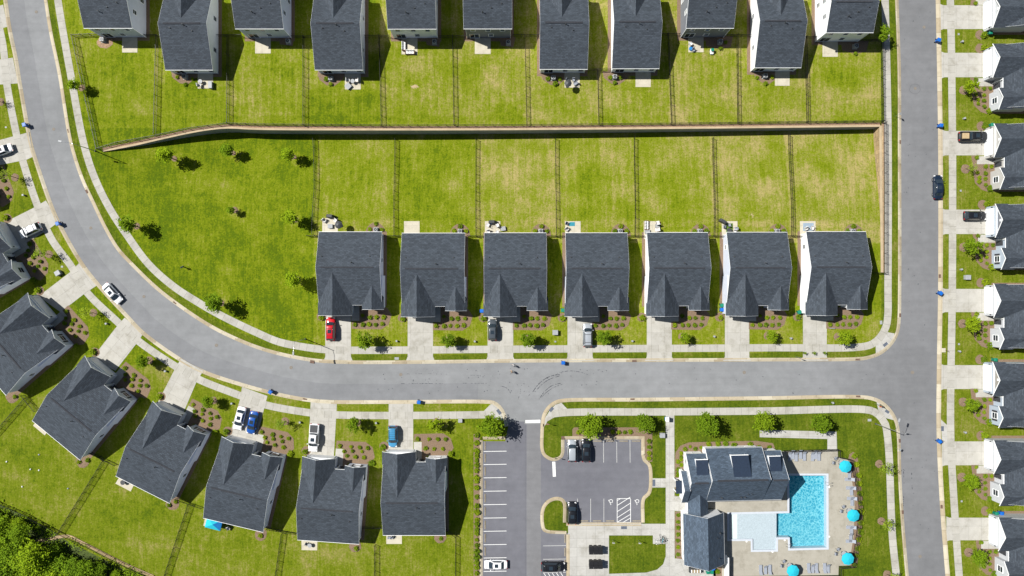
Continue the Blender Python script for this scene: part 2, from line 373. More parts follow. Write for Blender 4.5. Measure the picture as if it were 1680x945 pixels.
# ================================================================ roads, walks, ground
OA = [(-2, -90), (12, 0), (19, 47), (29, 95), (36, 138), (54, 236), (61, 260), (84, 328), (100, 366), (137, 431), (166, 468), (212, 518), (237, 544), (297, 587), (335, 607), (397, 628), (457, 644), (505, 653), (537, 656), (637, 656.5), (795, 656), (810, 657.5), (822, 666), (830, 680), (834, 699)]
IA = [(58, -90), (72, 0), (81, 56), (94, 118), (114, 236), (133, 296), (147, 326), (172, 378), (192, 411), (215, 436), (255, 474.5), (287, 499.5), (335, 532), (367, 549.5), (420, 572), (470, 586), (520, 594.5), (570, 597), (670, 597), (840, 595), (1260, 593), (1402, 592), (1422, 590), (1445, 582), (1465, 564.5), (1475, 544.5), (1477.8, 522), (1478.7, 472), (1478.5, 236), (1478, 118), (1474, 0), (1470, -90)]
EA = [(1533, -90), (1535, 0), (1539, 236), (1539, 472), (1537, 600), (1536.5, 708), (1542, 829), (1550.5, 939), (1559, 1035)]
LA = [(887, 699), (890, 679.5), (900, 664.5), (912, 656.5), (926, 653.8), (1050, 652.5), (1260, 650), (1402, 648), (1430, 650.5), (1450, 659.5), (1467, 678.5), (1474.5, 697), (1477, 720), (1479, 784), (1482.5, 844), (1491, 945), (1500, 1035)]
PK = [(887, 695), (886.5, 736), (890, 746.5), (897.5, 753), (907, 756.5), (917, 754.5), (923.5, 749.5), (926, 741.5), (926, 721), (1052, 721), (1052, 746.5), (1055, 756.5), (1062, 763), (1064, 769), (1064, 801.5), (1061, 809), (1055, 814), (1052, 821.5), (1052, 857), (929, 857), (928, 823), (922.5, 817), (912.5, 815), (900, 819), (891, 828), (887, 839), (887, 859), (890, 870), (896, 874), (929, 876.5), (929, 1035)]
PW = [(834, 697), (830, 708), (827, 721), (792, 722), (792, 1035)]
OAs, IAs, EAs, LAs = smooth(OA), smooth(IA), smooth(EA), smooth(LA)
road_poly = OAs + LAs + EAs[::-1] + IAs[::-1]
lot_poly = PW[:1] + PW + PK[::-1]
pool_main = [(1294.5, 779.8), (1355.5, 779.8), (1355.8, 897.9), (1295.7, 899.5), (1295.2, 881.3), (1274.3, 881.3), (1274.3, 842), (1294.5, 841.5)]
pool_all = [(1294.5, 779.8), (1355.5, 779.8), (1355.8, 897.9), (1295.7, 899.5), (1295.2, 881.3), (1272.7, 881.3), (1272.7, 901.3), (1234.6, 901.8), (1234.4, 884), (1196, 884), (1196, 843.5), (1294.5, 841.5)]
pool_shelf = [(1210, 842), (1274.3, 842), (1274.3, 881.3), (1272.7, 881.3), (1272.7, 901.3), (1234.6, 901.8), (1234.4, 884), (1210, 884)]
def inpoly(px, py, poly):
    r = np.zeros(px.shape, bool); n = len(poly); j = n - 1
    for i in range(n):
        xi, yi = poly[i]; xj, yj = poly[j]
        if yi != yj:
            r ^= ((yi > py) != (yj > py)) & (px < (xj - xi) * (py - yi) / (yj - yi) + xi)
        j = i
    return r
YT = [122, 259, 376, 499.5, 625, 744, 862, 981, 1098, 1209, 1321, 1448]
YTD = [.42, .36, .42, .36, .5, .56, .58, .56, .6, .6, .62]
YL = [515, 648, 781, 912, 1041, 1170, 1296, 1450]
YLD = [.42, .4, .62, .55, .52, .62, .7]
def inflate(P, d):
    a = sum(P[i][0] * P[(i + 1) % len(P)][1] - P[(i + 1) % len(P)][0] * P[i][1] for i in range(len(P))); s = 1 if a > 0 else -1; out = []
    n = len(P)
    for i in range(n):
        a_, p, b = P[i - 1], P[i], P[(i + 1) % n]
        def nn(u, v):
            L = math.dist(u, v) or 1; return ((v[1] - u[1]) / L * s, -(v[0] - u[0]) / L * s)
        n1, n2 = nn(a_, p), nn(p, b); k = 1 + n1[0] * n2[0] + n1[1] * n2[1]
        if k < .2: out.append((p[0] + n1[0] * d, p[1] + n1[1] * d)); continue
        out.append((p[0] + (n1[0] + n2[0]) / k * d, p[1] + (n1[1] + n2[1]) / k * d))
    return out
def ground():
    st = 2.9
    xs = np.arange(-90, 1775, st); ys = np.arange(-90, 1040, st)
    px, py = np.meshgrid(xs, ys); sh = px.shape
    z = GZ - depth(px, py)
    rd = inpoly(px, py, offset(OAs, -3.6) + offset(LAs, -3.6) + offset(EAs, 4)[::-1] + offset(IAs, 3.6)[::-1]) | inpoly(px, py, inflate(lot_poly, 3.2)) | inpoly(px, py, road_poly)
    z[rd] = -.12
    z[inpoly(px, py, inflate(pool_all, 2.2))] = -2.2
    rng = np.random.RandomState(3)
    n = sh[0] * sh[1]
    co = np.zeros((n, 3)); co[:, 0] = ((px - 840) / 8).ravel(); co[:, 1] = ((472.5 - py) / 8).ravel(); co[:, 2] = z.ravel()
    idx = np.arange(n).reshape(sh)
    q = np.stack([idx[:-1, :-1], idx[1:, :-1], idx[1:, 1:], idx[:-1, 1:]], -1).reshape(-1, 4)
    dry = np.full(sh, .34); deep = np.zeros(sh); bare = np.zeros(sh)
    top = (py < 210) & (px > 122) & (px < 1448)
    for i, d in enumerate(YTD): dry[top & (px >= YT[i]) & (px < YT[i + 1])] = d
    low = (py >= 210) & (py < 400) & (px > 515) & (px < 1450)
    for i, d in enumerate(YLD): dry[low & (px >= YL[i]) & (px < YL[i + 1])] = d
    park = (px > 100) & (px < 516) & (py > 212) & (py < 600)
    dry[park] = .14 + .1 * np.exp(-(((px[park] - 380) / 90) ** 2 + ((py[park] - 330) / 90) ** 2)) * 1.2
    sw = (px < 790) & (py > 600); dry[sw] = .44; deep[sw] = .35
    fl = (px < 240) & (py > 110) & inpoly(px, py, [(-90, -90)] + OAs[:14] + [(240, 1040), (-90, 1040)]); dry[fl] = .36; deep[fl] = .35
    deep[sw & (py < 760)] = .35
    mf = (py > 500) & (py < 590) & (px > 516) & (px < 1470); dry[mf] = .46
    vg = (px > 1445) & (px < 1480); deep[vg] = .8; dry[vg] = .35
    e = px > 1536; dry[e] = .44; deep[e] = .55
    cl = (px > 885) & (px < 1480) & (py > 640); dry[cl] = .27; deep[cl] = .85
    hs = (px > 777) & (px < 790) & (py > 690); dry[hs] = .3
    ae = (px > 735) & (px < 779) & (py > 700); deep[ae] = .3
    # kerbside verges
    off = offset(IAs, 16); vb = inpoly(px, py, IAs + off[::-1]); deep[vb] = .8; dry[vb] = .34
    def spot(x, y, rx, ry, a, arr=bare): arr += a * np.exp(-(((px - x) / rx) ** 2 + ((py - y) / ry) ** 2))
    spot(682, 142, 8, 4, .75); spot(674, 144, 6, 3, .4); spot(1233, 353, 8, 7, .55); spot(1232, 283, 6, 5, .35); spot(262, 84, 3, 22, .35); spot(151, 82, 7, 4, .42); spot(1097, 640, 3, 3, .5)
    spot(1350, 578, 4, 3, .4); spot(829, 160, 5, 10, .25); spot(830, 88, 10, 6, .3); spot(225, 98, 9, 5, .3); spot(1380, 345, 30, 18, .22); spot(1390, 275, 22, 25, .12); spot(1462, 300, 3, 3, .3)
    spot(455, 655, 3, 3, .4); spot(1552, 388, 3, 4, .35); spot(1400, 650, 3, 2, .2); spot(514, 905, 5, 4, .35); spot(206, 806, 6, 3, .3); spot(120, 130, 3, 3, .2)
    spot(1200, 280, 60, 40, .15, dry); spot(850, 280, 50, 40, .12, dry); spot(1030, 300, 30, 50, -.08, dry); spot(1400, 130, 30, 20, -.25, dry); spot(560, 170, 50, 18, -.22, dry); spot(180, 140, 45, 50, -.18, dry)
    spot(700, 330, 40, 40, -.12, dry); spot(740, 740, 60, 30, -.2, dry); spot(240, 845, 60, 30, -.15, dry); spot(80, 830, 60, 12, .15, dry); spot(560, 910, 80, 25, .12, dry)
    # every owner keeps the lawn differently: greener and drier patches, mowing strips
    rr = random.Random(17)
    for (X, D, y0, y1) in ((YT, YTD, 70, 205), (YL, YLD, 228, 375)):
        for i in range(len(D)):
            a, b = X[i], X[i + 1]; m = (px > a) & (px < b) & (py > y0 - 14) & (py < y1 + 8)
            for _ in range(5):
                cx, cy, rx, ry = rr.uniform(a, b), rr.uniform(y0, y1), rr.uniform(10, 34), rr.uniform(8, 26)
                dry += np.where(m, rr.choice((-.2, -.14, .09, .13)) * np.exp(-(((px - cx) / rx) ** 2 + ((py - cy) / ry) ** 2)), 0)
            w = rr.uniform(7, 10); ph = rr.uniform(0, 6); dry += np.where(m, rr.uniform(.03, .07) * np.sign(np.sin(px / w * math.pi + ph)) * np.clip(1.3 - np.abs(py - (y0 + y1) / 2) / (y1 - y0) * 2, 0, 1), 0)
            m2 = m & (py > y1 - 22); dry += np.where(m2, rr.uniform(-.08, .05) + .05 * np.sign(np.sin(py / 3.2)), 0)
    for (x, y) in ((285, 261), (381, 252), (481, 259), (384, 346), (224, 371), (484, 361), (488, 459), (363, 497)): dry += .3 * np.exp(-((np.hypot(px - x, py - y) - 7) / 4.5) ** 2)
    spot(365, 300, 22, 16, .14, dry); spot(440, 330, 30, 40, .1, dry); spot(365, 440, 16, 14, .16, dry); spot(300, 380, 60, 20, -.08, dry)
    for k in range(7): dry += np.where(sw, .07 * np.exp(-((py - 780 - 16 * k - .32 * px + 20 * np.sin(px / 60 + k)) / 3.0) ** 2), 0)
    # worn edges along the yard fences
    for x in YT[1:-1]: dry += np.where(top, .16 * np.exp(-((px - x - 3) / 5) ** 2), 0)
    for x in YL[:-1]: dry += np.where(low, .12 * np.exp(-((px - x - 3) / 5) ** 2), 0)
    me = bpy.data.meshes.new('ground'); me.from_pydata(co.tolist(), [], q.tolist())
    ca = me.color_attributes.new('yard', 'FLOAT_COLOR', 'POINT')
    col = np.ones((n, 4)); col[:, 0] = np.clip(dry, 0, 1).ravel(); col[:, 1] = np.clip(deep, 0, 1).ravel(); col[:, 2] = np.clip(bare, 0, 1).ravel()
    ca.data.foreach_set('color', col.ravel()); me.materials.append(M['grass']); me.update()
    # a wide skirt to the horizon
    b = len(me.vertices)
    o = bpy.data.objects.new('ground', me); C.objects.link(o); tag(o, kind='structure')
    bm = bmesh.new(); bm.from_mesh(me); bm.verts.ensure_lookup_table()
    L = bm.verts.layers.float_color['yard'] if 'yard' in bm.verts.layers.float_color else None
    x0, x1 = co[:, 0].min(), co[:, 0].max(); y0, y1 = co[:, 1].min(), co[:, 1].max(); F = 900
    def rect(a, b_, c, d):
        vs = [bm.verts.new((p[0], p[1], GZ - .002)) for p in ((a, b_), (c, b_), (c, d), (a, d))]
        for v in vs:
            if L is not None: v[L] = (.35, .3, 0, 1)
        bm.faces.new(vs)
    rect(-F, -F, F, y0); rect(-F, y1, F, F); rect(-F, y0, x0, y1); rect(x1, y0, F, y1)
    bm.to_mesh(me); bm.free()
ground()
def sheet(name, poly, z, m):
    mb = MB(); pts = [W(*p) for p in poly]
    a = sum(pts[i][0] * pts[(i + 1) % len(pts)][1] - pts[(i + 1) % len(pts)][0] * pts[i][1] for i in range(len(pts)))
    if a < 0: pts = pts[::-1]
    mb.add([(x, y, z) for x, y in pts], [tuple(range(len(pts)))]); return tag(mb.build(name, m), kind='structure')
sheet('road', road_poly, 0.0, M['asphalt'])
ribbon(OAs[2:-12], offset(OAs, 27)[2:-12], .004, -.02, 'outer_lane', M['lane'])
sheet('parking_lot', [(834.5, 696), (829, 724), (790, 724), (790, 1036), (932, 1036), (932, 873), (905, 870), (888, 850), (895, 822), (912, 816), (930, 824), (932, 860), (1054, 860), (1054, 818), (1066, 806), (1066, 764), (1054, 750), (1054, 718), (924, 718), (924, 744), (912, 755), (897, 751), (889, 740), (889, 696)], .004, M['lot_asphalt'])
sheet('road', [(864, 696), (887.5, 696), (887.5, 1036), (864, 1036)], .008, M['patch']).name = 'access_road'
sheet('asphalt_patch', [(836, 692), (860, 691.5), (860, 866), (838, 866)], .0095, M['lot_asphalt'])
# kerbs
def kerb(P, side, w=6.0): Q = offset(P, side * w * .62); ribbon(P, Q, GZ + .02, -.1, 'kerb', M['kerb'], zA=.012); ribbon(Q, offset(P, side * w), GZ + .02, -.1, 'kerb', M['kerb'])
kerb(OAs, -1); kerb(IAs, 1); kerb(EAs, 1, 7); kerb(LAs, -1); 
kerb(smooth(PK[:8], 3) + PK[8:9], 1, 5.5); kerb([PK[8], PK[9], PK[10]], 1, 5.5); kerb(smooth(PK[10:19], 3), 1, 5.5); kerb([PK[18], PK[19]], 1, 5.5); kerb(smooth(PK[19:30], 3), 1, 5.5); kerb([PK[29], PK[30]], 1, 5.5)
kerb([(792, 722), (792, 1035)], -1, 5); kerb([(829, 721), (792, 721)], -1, 5)
# pavements
SWA = [(88, -60), (95.5, 0), (117, 125), (138, 236), (155.5, 291), (181, 343), (207, 383), (244, 433), (284, 469), (322, 494), (362, 517), (420, 545), (457, 560.5), (495, 568.5), (534, 573.5), (576, 574.5), (840, 572.8), (1260, 570.5), (1412, 569), (1430, 564.5), (1443, 554), (1453, 536), (1456, 518), (1456.3, 472), (1456.5, 236), (1454.5, 118), (1451.5, 0), (1450, -60)]
SWB = [(1556, -60), (1558.5, 0), (1562, 236), (1561.7, 472), (1559, 708), (1563.7, 809), (1573, 945), (1580, 1030)]
SWC = [(-22, -30), (-10, 10), (5, 72), (12, 138), (27.5, 220), (37, 260), (60.5, 333), (84.5, 391), (117.5, 437), (142, 478), (195.5, 530), (227, 559), (289.5, 601.5), (327, 622.5), (396, 649.5), (436, 664), (509, 677), (551, 680.5), (797, 680), (813, 679)]
SWD = [(905, 679), (929, 676.5), (1090, 675.5), (1260, 674), (1418, 671.7), (1434, 675.5), (1446, 686), (1452, 696), (1455, 712), (1458, 745), (1463.5, 879), (1470, 944), (1478, 1030)]
ZW = GZ + .016
for P in (SWA, SWB, SWC, SWD): center_ribbon(P, 12, ZW, 'sidewalk', M['walk'])
ZR = GZ + .012
slab('ramp', [(1436, 564), (1436.5, 582), (1447, 577), (1458, 567), (1466, 553), (1467, 547), (1456, 545)], M['plaza'], ZR, ang=-45)
slab('ramp', [(893.5, 699), (894, 686), (902, 673), (911, 664), (921, 660.5), (931, 671), (926, 682), (912, 683), (898, 691)], M['plaza'], ZR, ang=45)
slab('ramp', [(794, 674), (806, 662), (814, 665), (822, 674), (828.5, 690), (812, 687), (795, 686)], M['plaza'], ZR, ang=-40)
slab('ramp', [(1437.5, 658), (1444, 663), (1461, 679), (1469, 690), (1454, 686), (1441, 676)], M['plaza'], ZR, ang=-40)
slab('ramp', [(1543, 688), (1554, 698), (1554, 724), (1545, 724)], M['plaza'], ZR)
# driveways of the central row, of the east column and of the curve
MDRV = [(534, 576), (669, 710.5), (800, 842), (931, 972), (1061, 1102), (1189, 1229), (1317, 1356)]
for a, b in MDRV: slab('driveway', [(a, 510), (b, 510), (b, 585), (b + 3, 592), (a - 3, 592), (a, 585)], M['drive'])
EDRV = [(9, 48), (87, 127), (215, 255), (344, 384), (474, 512), (599, 638), (724, 763), (849, 886)]
for i, (a, b) in enumerate(EDRV):
    x0 = [1542, 1544, 1545, 1545, 1545, 1543, 1545, 1552][i]
    slab('driveway', [(x0, a - 2), (x0 + 5, a), (1622, a), (1622, b), (x0 + 5, b), (x0, b + 2)], M['drive'])
CDRV = [([(-60, 14), (-8, 12), (6, 8), (13, 44), (0, 48), (-60, 55)], 8), ([(-60, 105), (0, 98), (22, 95), (30, 137), (0, 139), (-60, 146)], 10), ([(-60, 243), (0, 230), (48, 217), (55, 257), (45, 262), (0, 271), (-60, 285)], 14),
        ([(6, 366), (54, 342), (76, 329), (97, 364), (85, 373), (30, 408)], 28), ([(64, 486), (115, 447), (131, 431), (160, 468), (139, 482), (100, 512)], 35),
        ([(150, 590), (191, 537), (205, 521), (236, 547), (224, 564), (190, 608)], 50), ([(258, 663), (286, 608), (297.5, 588), (334, 608), (322.5, 627), (300, 680)], 62), ([(376, 718), (394, 656), (397.5, 634.5), (439, 649.5), (434, 669), (418, 732)], 74), ([(506, 756), (510, 658), (553, 662), (547.5, 756)], 88), ([(637, 746), (638, 661), (678, 661), (678, 746)], 90)]
for p, a in CDRV: slab('driveway', p, M['drive'], ang=a)
# clubhouse paths and plaza
slab('plaza', [(932, 859), (1092, 859), (1092, 892), (1071, 892), (1071, 878), (999, 878), (999, 945), (999, 1030), (932, 1030)], M['plaza'])
slab('path', [(1092, 681), (1106, 681), (1107, 1030), (1085, 1030), (1050, 1030), (999, 1030), (999, 941), (1060, 939), (1078, 934), (1088, 925), (1092, 912)], M['plaza'], ZR + .003)
slab('path', [(1068.5, 784.5), (1092, 784.5), (1092, 799.5), (1068.5, 799.5)], M['plaza'], ZR + .001)
slab('path', [(1106, 784), (1116, 784), (1116, 799), (1106, 799)], M['plaza']); slab('path', [(1106, 814), (1128, 814), (1128, 839), (1106, 838)], M['plaza'])
slab('path', [(1106, 916), (1150, 914), (1196, 945), (1196, 1030), (1106, 1030)], M['plaza'], ZR + .001, ang=20)
slab('path', [(1246, 705), (1372, 708), (1373, 740), (1357, 738), (1357, 720), (1246, 717)], M['plaza'])
# bark mulch beds
def bed(pts, z=GZ + .02): return slab('mulch_bed', pts, M['mulch'], z)
bed([(777, 712), (787, 712), (787, 1030), (777, 1030)]); bed([(939, 704), (942, 701), (1062, 701), (1070, 708), (1070, 757), (1064, 758), (1058, 750), (1058, 715.5), (939, 715.5)])
bed([(1107, 757), (1108, 742), (1116, 731), (1130, 725.5), (1240, 723), (1268, 727), (1271, 735), (1262, 741), (1225, 741), (1200, 760), (1116, 784), (1107, 784)]); bed([(1107, 799), (1116, 799), (1116, 813), (1107, 813)]); bed([(1107, 839), (1119, 839), (1119, 917), (1110, 916), (1107, 908)])
bed([(1393, 745), (1399, 741), (1406, 746), (1410, 780), (1415, 820), (1415, 850), (1411, 890), (1405, 930), (1397, 932), (1393, 922), (1400, 880), (1402, 820), (1396, 780), (1390, 758)]); bed([(1174, 929), (1184, 929), (1184, 1030), (1174, 1030)])
def disc(px, py, r, h=.0, name='mulch_ring', m='mulch', sq=1.0, flat=None):
    mb = MB(); n = 18; x, y, z = G(px, py); pts = []
    for i in range(n):
        a = 2 * math.pi * i / n; k = r / 8 * (1 + R.uniform(-.07, .07)); pts.append((math.cos(a) * k, math.sin(a) * k * sq))
    for rr, zz in ((1, -.2), (.97, .015), (.6, .06)): pass
    rings = [[(p[0] * s, p[1] * s, q) for p in pts] for s, q in ((1, -.25), (1, .02), (.6, .07))]
    mb.loft(rings, 0, True); o = mb.build(name, M[m], None, (x, y, z)); tag(o, kind='structure'); return o
# painted markings
def paint(pts, m='paint', z=.014, name='parking_marking'): return sheet(name, pts, z, M[m])
def line(x0, y0, x1, y1, w=1.0, m='oldpaint', z=.014, name='parking_marking'):
    L = math.hypot(x1 - x0, y1 - y0); nx, ny = -(y1 - y0) / L * w / 2, (x1 - x0) / L * w / 2
    return paint([(x0 + nx, y0 + ny), (x1 + nx, y1 + ny), (x1 - nx, y1 - ny), (x0 - nx, y0 - ny)], m, z, name)
paint([(862, 689.2), (886.5, 688.6), (886.5, 693.8), (862, 694.2)], name='stop_line'); paint([(906, 757.5), (911, 757.5), (912, 782), (907, 782)], name='stop_line')
LST = [740.7, 762.2, 784, 806, 828, 850, 871.7, 893.7, 915.5, 937.5, 959.5]
for y in LST: line(793.5, y, 831, y - .6, .9, 'paint')
for x in (947.5, 969, 990, 1011.7, 1033.5): line(x, 721.5, x + .3, 759, .8)
for x in (947.5, 969, 990.7): line(x, 818, x, 856.5, .8)
for y in (895, 917, 939): line(891, y + .6, 928.5, y, .8)
for a in ((1012.5, 818, 1034.5, 818), (1034.5, 818, 1034.5, 857), (1012.5, 818, 1012.5, 857), (1012.5, 857, 1034.5, 857)): line(*a, .9, 'paint')
for y in (829, 839, 849): line(1013, y, 1034, y - 13.5, .9, 'paint', .018)
line(1013, 856.5, 1034, 844, .9, 'paint', .018); line(1022, 857, 1034, 850, .9, 'paint', .018); line(1013, 821, 1018, 818, .8, 'paint', .018)
for x in (892, 899, 906, 913, 920): line(x, 940, x + 13, 960, .9, 'paint', .018)
def wheelchair(px, py):
    mb = MB(); pts = []
    def seg(pl, w=.11):
        for a, b in zip(pl, pl[1:]):
            mb_l = math.dist(a, b) or 1; nx, ny = -(b[1] - a[1]) / mb_l * w / 2, (b[0] - a[0]) / mb_l * w / 2
            mb.add([(a[0] + nx, a[1] + ny, 0), (b[0] + nx, b[1] + ny, 0), (b[0] - nx, b[1] - ny, 0), (a[0] - nx, a[1] - ny, 0)], [(3, 2, 1, 0)])
    seg([(.34 * math.cos(a) - .05, .34 * math.sin(a) - .1) for a in [math.radians(t) for t in range(110, 385, 20)]])
    seg([(.02, .42), (0, .1), (.26, .1), (.42, -.3), (.52, -.26)]); seg([(.02, .28), (.24, .28)], .09)
    mb.add([(.09 * math.cos(t) + .0, .09 * math.sin(t) + .58, 0) for t in [2 * math.pi * i / 10 for i in range(10)]], [tuple(range(10))])
    x, y = W(px, py); o = mb.build('wheelchair_symbol', M['paint'], None, (x, y, .016)); o.rotation_euler[2] = math.pi; tag(o, kind='structure')
wheelchair(1002, 823); wheelchair(1045, 823)
# tyre skids and crack sealing on the street
M['skid'] = simple('tyre_skid', (.045, .047, .055, 1), .8, 0, .4, 6); M['sealant'] = simple('crack_sealant', (.09, .09, .095, 1), .6, 0, .3, 6)
def streak(pts, w, m='skid', gap=.45):
    P = smooth(pts, 1.6)
    for i in range(len(P) - 1):
        if R.random() > gap: line(P[i][0], P[i][1], P[i + 1][0] + .1, P[i + 1][1], w * R.uniform(.5, 1.2), m, .004 + .0008 * (i % 3), 'skid_mark') if False else SK.append((P[i], P[i + 1], 1.5 * w * R.uniform(.5, 1.2), i, m))
SK = []
streak([(874, 643), (882, 632), (892, 623), (904, 617), (918, 614)], .8, gap=.12); streak([(881, 639), (890, 630), (900, 623), (918, 616.5)], .7, gap=.2)
streak([(884, 655), (893, 643), (905, 633), (923, 628)], .7, gap=.2); streak([(887, 653), (896, 644), (908, 636), (924, 630)], .5, gap=.4)
streak([(867, 650), (872, 642)], .4, gap=.5); streak([(918, 611), (934, 608.5), (950, 610), (966, 615)], .55, gap=.35)
streak([(656, 629.5), (690, 629), (728, 629.5)], .55, gap=.55); streak([(664, 613.5), (700, 613), (740, 614.5), (802, 616.5)], .4, gap=.8); streak([(756, 628.5), (800, 629)], .5, gap=.5)
streak([(820, 633), (832, 637), (838, 645)], .5, gap=.5); streak([(848, 630), (854, 640), (850, 655)], .4, gap=.6)
streak([(1481, 755), (1483, 790), (1482, 830)], .8, gap=.75); streak([(1495, 750), (1496, 790), (1498, 830)], .8, gap=.75)
mb = MB()
for a, b, w, i, m in SK:
    L = math.dist(a, b) or 1; nx, ny = -(b[1] - a[1]) / L * w / 2, (b[0] - a[0]) / L * w / 2
    q = [W(a[0] + nx, a[1] + ny), W(b[0] + nx, b[1] + ny), W(b[0] - nx, b[1] - ny), W(a[0] - nx, a[1] - ny)]
    mb.add([(x, y, .0085 + .0006 * (i % 4)) for x, y in q], [(3, 2, 1, 0)] if True else None)
for k in range(170):
    x = R.choice([R.uniform(600, 1470), R.uniform(1483, 1534), R.uniform(600, 1000)]); y = R.uniform(602, 646) if x < 1480 else R.uniform(5, 930)
    r = R.uniform(.03, .11); cx, cy = W(x, y); mb.add([(cx + r * math.cos(t) * R.uniform(.5, 1.6), cy + r * math.sin(t), .0078) for t in [2 * math.pi * i / 6 for i in range(6)]], [tuple(range(6))])
tag(mb.build('skid_marks', M['skid']), kind='structure')
mb = MB(); P = [(1501 + 8.7 * math.cos(t) * (1 + .06 * math.sin(5 * t)), 146 + 8 * math.sin(t)) for t in [2 * math.pi * i / 26 for i in range(27)]]
def hair(P, w=.5, z=.0085):
    for a, b in zip(P, P[1:]):
        L = math.dist(a, b) or 1; nx, ny = -(b[1] - a[1]) / L * w / 2, (b[0] - a[0]) / L * w / 2
        q = [W(a[0] + nx, a[1] + ny), W(b[0] + nx, b[1] + ny), W(b[0] - nx, b[1] - ny), W(a[0] - nx, a[1] - ny)]; mb.add([(x, y, z) for x, y in q], [(3, 2, 1, 0)])
hair(P)
for pl in ([(60, 0), (75, 118), (94, 236), (125, 330), (160, 395), (205, 450), (255, 505), (330, 560), (400, 595), (480, 619), (560, 628), (840, 627)],): pass
hair([(862, 697), (862, 1030)], .3, .012)
tag(mb.build('crack_sealant', M['sealant']), kind='structure')
# ---------------------------------------------------------------- retaining walls
def retaining(bot, top, dfun, thick, name, label, group):
    pts = smooth(bot, 8); mb = MB(); off = offset(pts, thick)
    zt = GZ + .12
    def ringv(p, o, zb): a, b = W(*p), W(*o); return [(a[0], a[1], zb), (a[0], a[1], zt), (b[0], b[1], zt), (b[0], b[1], zb)]
    us = [0]
    for i in range(1, len(pts)): us.append(us[-1] + math.dist(pts[i], pts[i - 1]) / 8)
    for i in range(len(pts) - 1):
        r0 = ringv(pts[i], off[i], GZ - dfun(pts[i]) - .4); r1 = ringv(pts[i + 1], off[i + 1], GZ - dfun(pts[i + 1]) - .4)
        for j in range(3):
            vs = [r0[j], r1[j], r1[j + 1], r0[j + 1]]; h0 = [0, 3, 3.5][j]; h1 = [3, 3.5, 6.5][j]
            mb.add(vs, [(0, 1, 2, 3)], 1 if j == 1 else 0, [[(us[i], r0[j][2] if j == 0 else h0), (us[i + 1], r1[j][2] if j == 0 else h0), (us[i + 1], r1[j + 1][2] if j == 0 else h1), (us[i], r0[j + 1][2] if j == 0 else h1)]])
    mb.add(ringv(pts[0], off[0], GZ - 1), [(0, 1, 2, 3)]); mb.add(ringv(pts[-1], off[-1], GZ - 3), [(0, 1, 2, 3)])
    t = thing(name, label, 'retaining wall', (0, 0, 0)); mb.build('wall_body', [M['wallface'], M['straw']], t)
    # cap course of long slabs
    mb = MB(); o1 = offset(pts, -.5); o2 = offset(pts, 2.3); run = 0; i = 0; gap = 0
    for i in range(len(pts) - 1):
        k = (i // 3) % 2
        a, b, c, d = [W(*q) for q in (o1[i], o1[i + 1], o2[i + 1], o2[i])]; z = zt + .09 + .006 * k
        vs = [(*a, zt), (*b, zt), (*c, zt), (*d, zt), (*a, z), (*b, z), (*c, z), (*d, z)]
        mb.add(vs, [(4, 5, 6, 7), (0, 1, 5, 4), (1, 2, 6, 5), (2, 3, 7, 6), (3, 0, 4, 7)], 0, None)
    mb.build('wall_cap', M['cap'], t); return t
M['cap'] = simple('wall_cap_stone', (.37, .29, .185, 1), .85, 0, .14, .5)
south = list(zip(STX, STY))
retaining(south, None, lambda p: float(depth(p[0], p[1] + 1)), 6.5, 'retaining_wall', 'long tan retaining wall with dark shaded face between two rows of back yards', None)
retaining([(1443, 207), (1443, 300), (1443, 375), (1444, 448)], None, lambda p: float(depth(1440, p[1])), 0, 'retaining_wall', '', None) if False else None
def east_wall():
    t = thing('retaining_wall', 'sunlit tan block retaining wall running down beside the straight pavement to the last back yard', 'retaining wall'); mb = MB(); cb = MB()
    ys = [207 + 8 * i for i in range(31)]
    for a, b in zip(ys, ys[1:]):
        da, db = float(depth(1436, max(a, 212))), float(depth(1436, max(b, 212)))
        xo = lambda y: 1442.2 + 2.2 * min(1, max(0, (y - 230) / 200)); x0, x1 = xo(a), xo(b)
        P = [W(x0, a), W(x1, b), W(1448.3, b), W(1448.3, a)]; zb = GZ + .1
        mb.add([(*P[0], GZ - da - .4), (*P[1], GZ - db - .4), (*P[1], zb), (*P[0], zb)], [(0, 1, 2, 3)], 0, [[(a / 8, -da), (b / 8, -db), (b / 8, 0), (a / 8, 0)]])
        mb.add([(*P[0], zb), (*P[1], zb), (*P[2], zb), (*P[3], zb)], [(0, 1, 2, 3)], 0, [[(a / 8, 0), (b / 8, 0), (b / 8, .6), (a / 8, .6)]])
        mb.add([(*P[3], zb), (*P[2], zb), (*P[2], GZ - .3), (*P[3], GZ - .3)], [(0, 1, 2, 3)])
        q0, q1 = W(x0 - .5, a), W(x1 - .5, b); r0, r1 = W(x0 + 3.3, a), W(x1 + 3.3, b); z = zb + .08
        cb.add([(*q0, zb), (*q1, zb), (*r1, zb), (*r0, zb), (*q0, z), (*q1, z), (*r1, z), (*r0, z)], [(7, 6, 5, 4), (0, 1, 5, 4), (3, 2, 6, 7), (0, 3, 7, 4), (1, 2, 6, 5)])
    mb.build('wall_body', M['wallblock'], t); cb.build('wall_cap', M['cap'], t)
east_wall()
slab('soil_strip', [(1446, 201), (1450, 201), (1450, 447), (1446, 447)], M['straw'], GZ + .01)
WS = [(60, 889), (84, 886), (112, 881.5), (135, 892), (180, 915), (215, 932), (250, 947), (330, 985)]
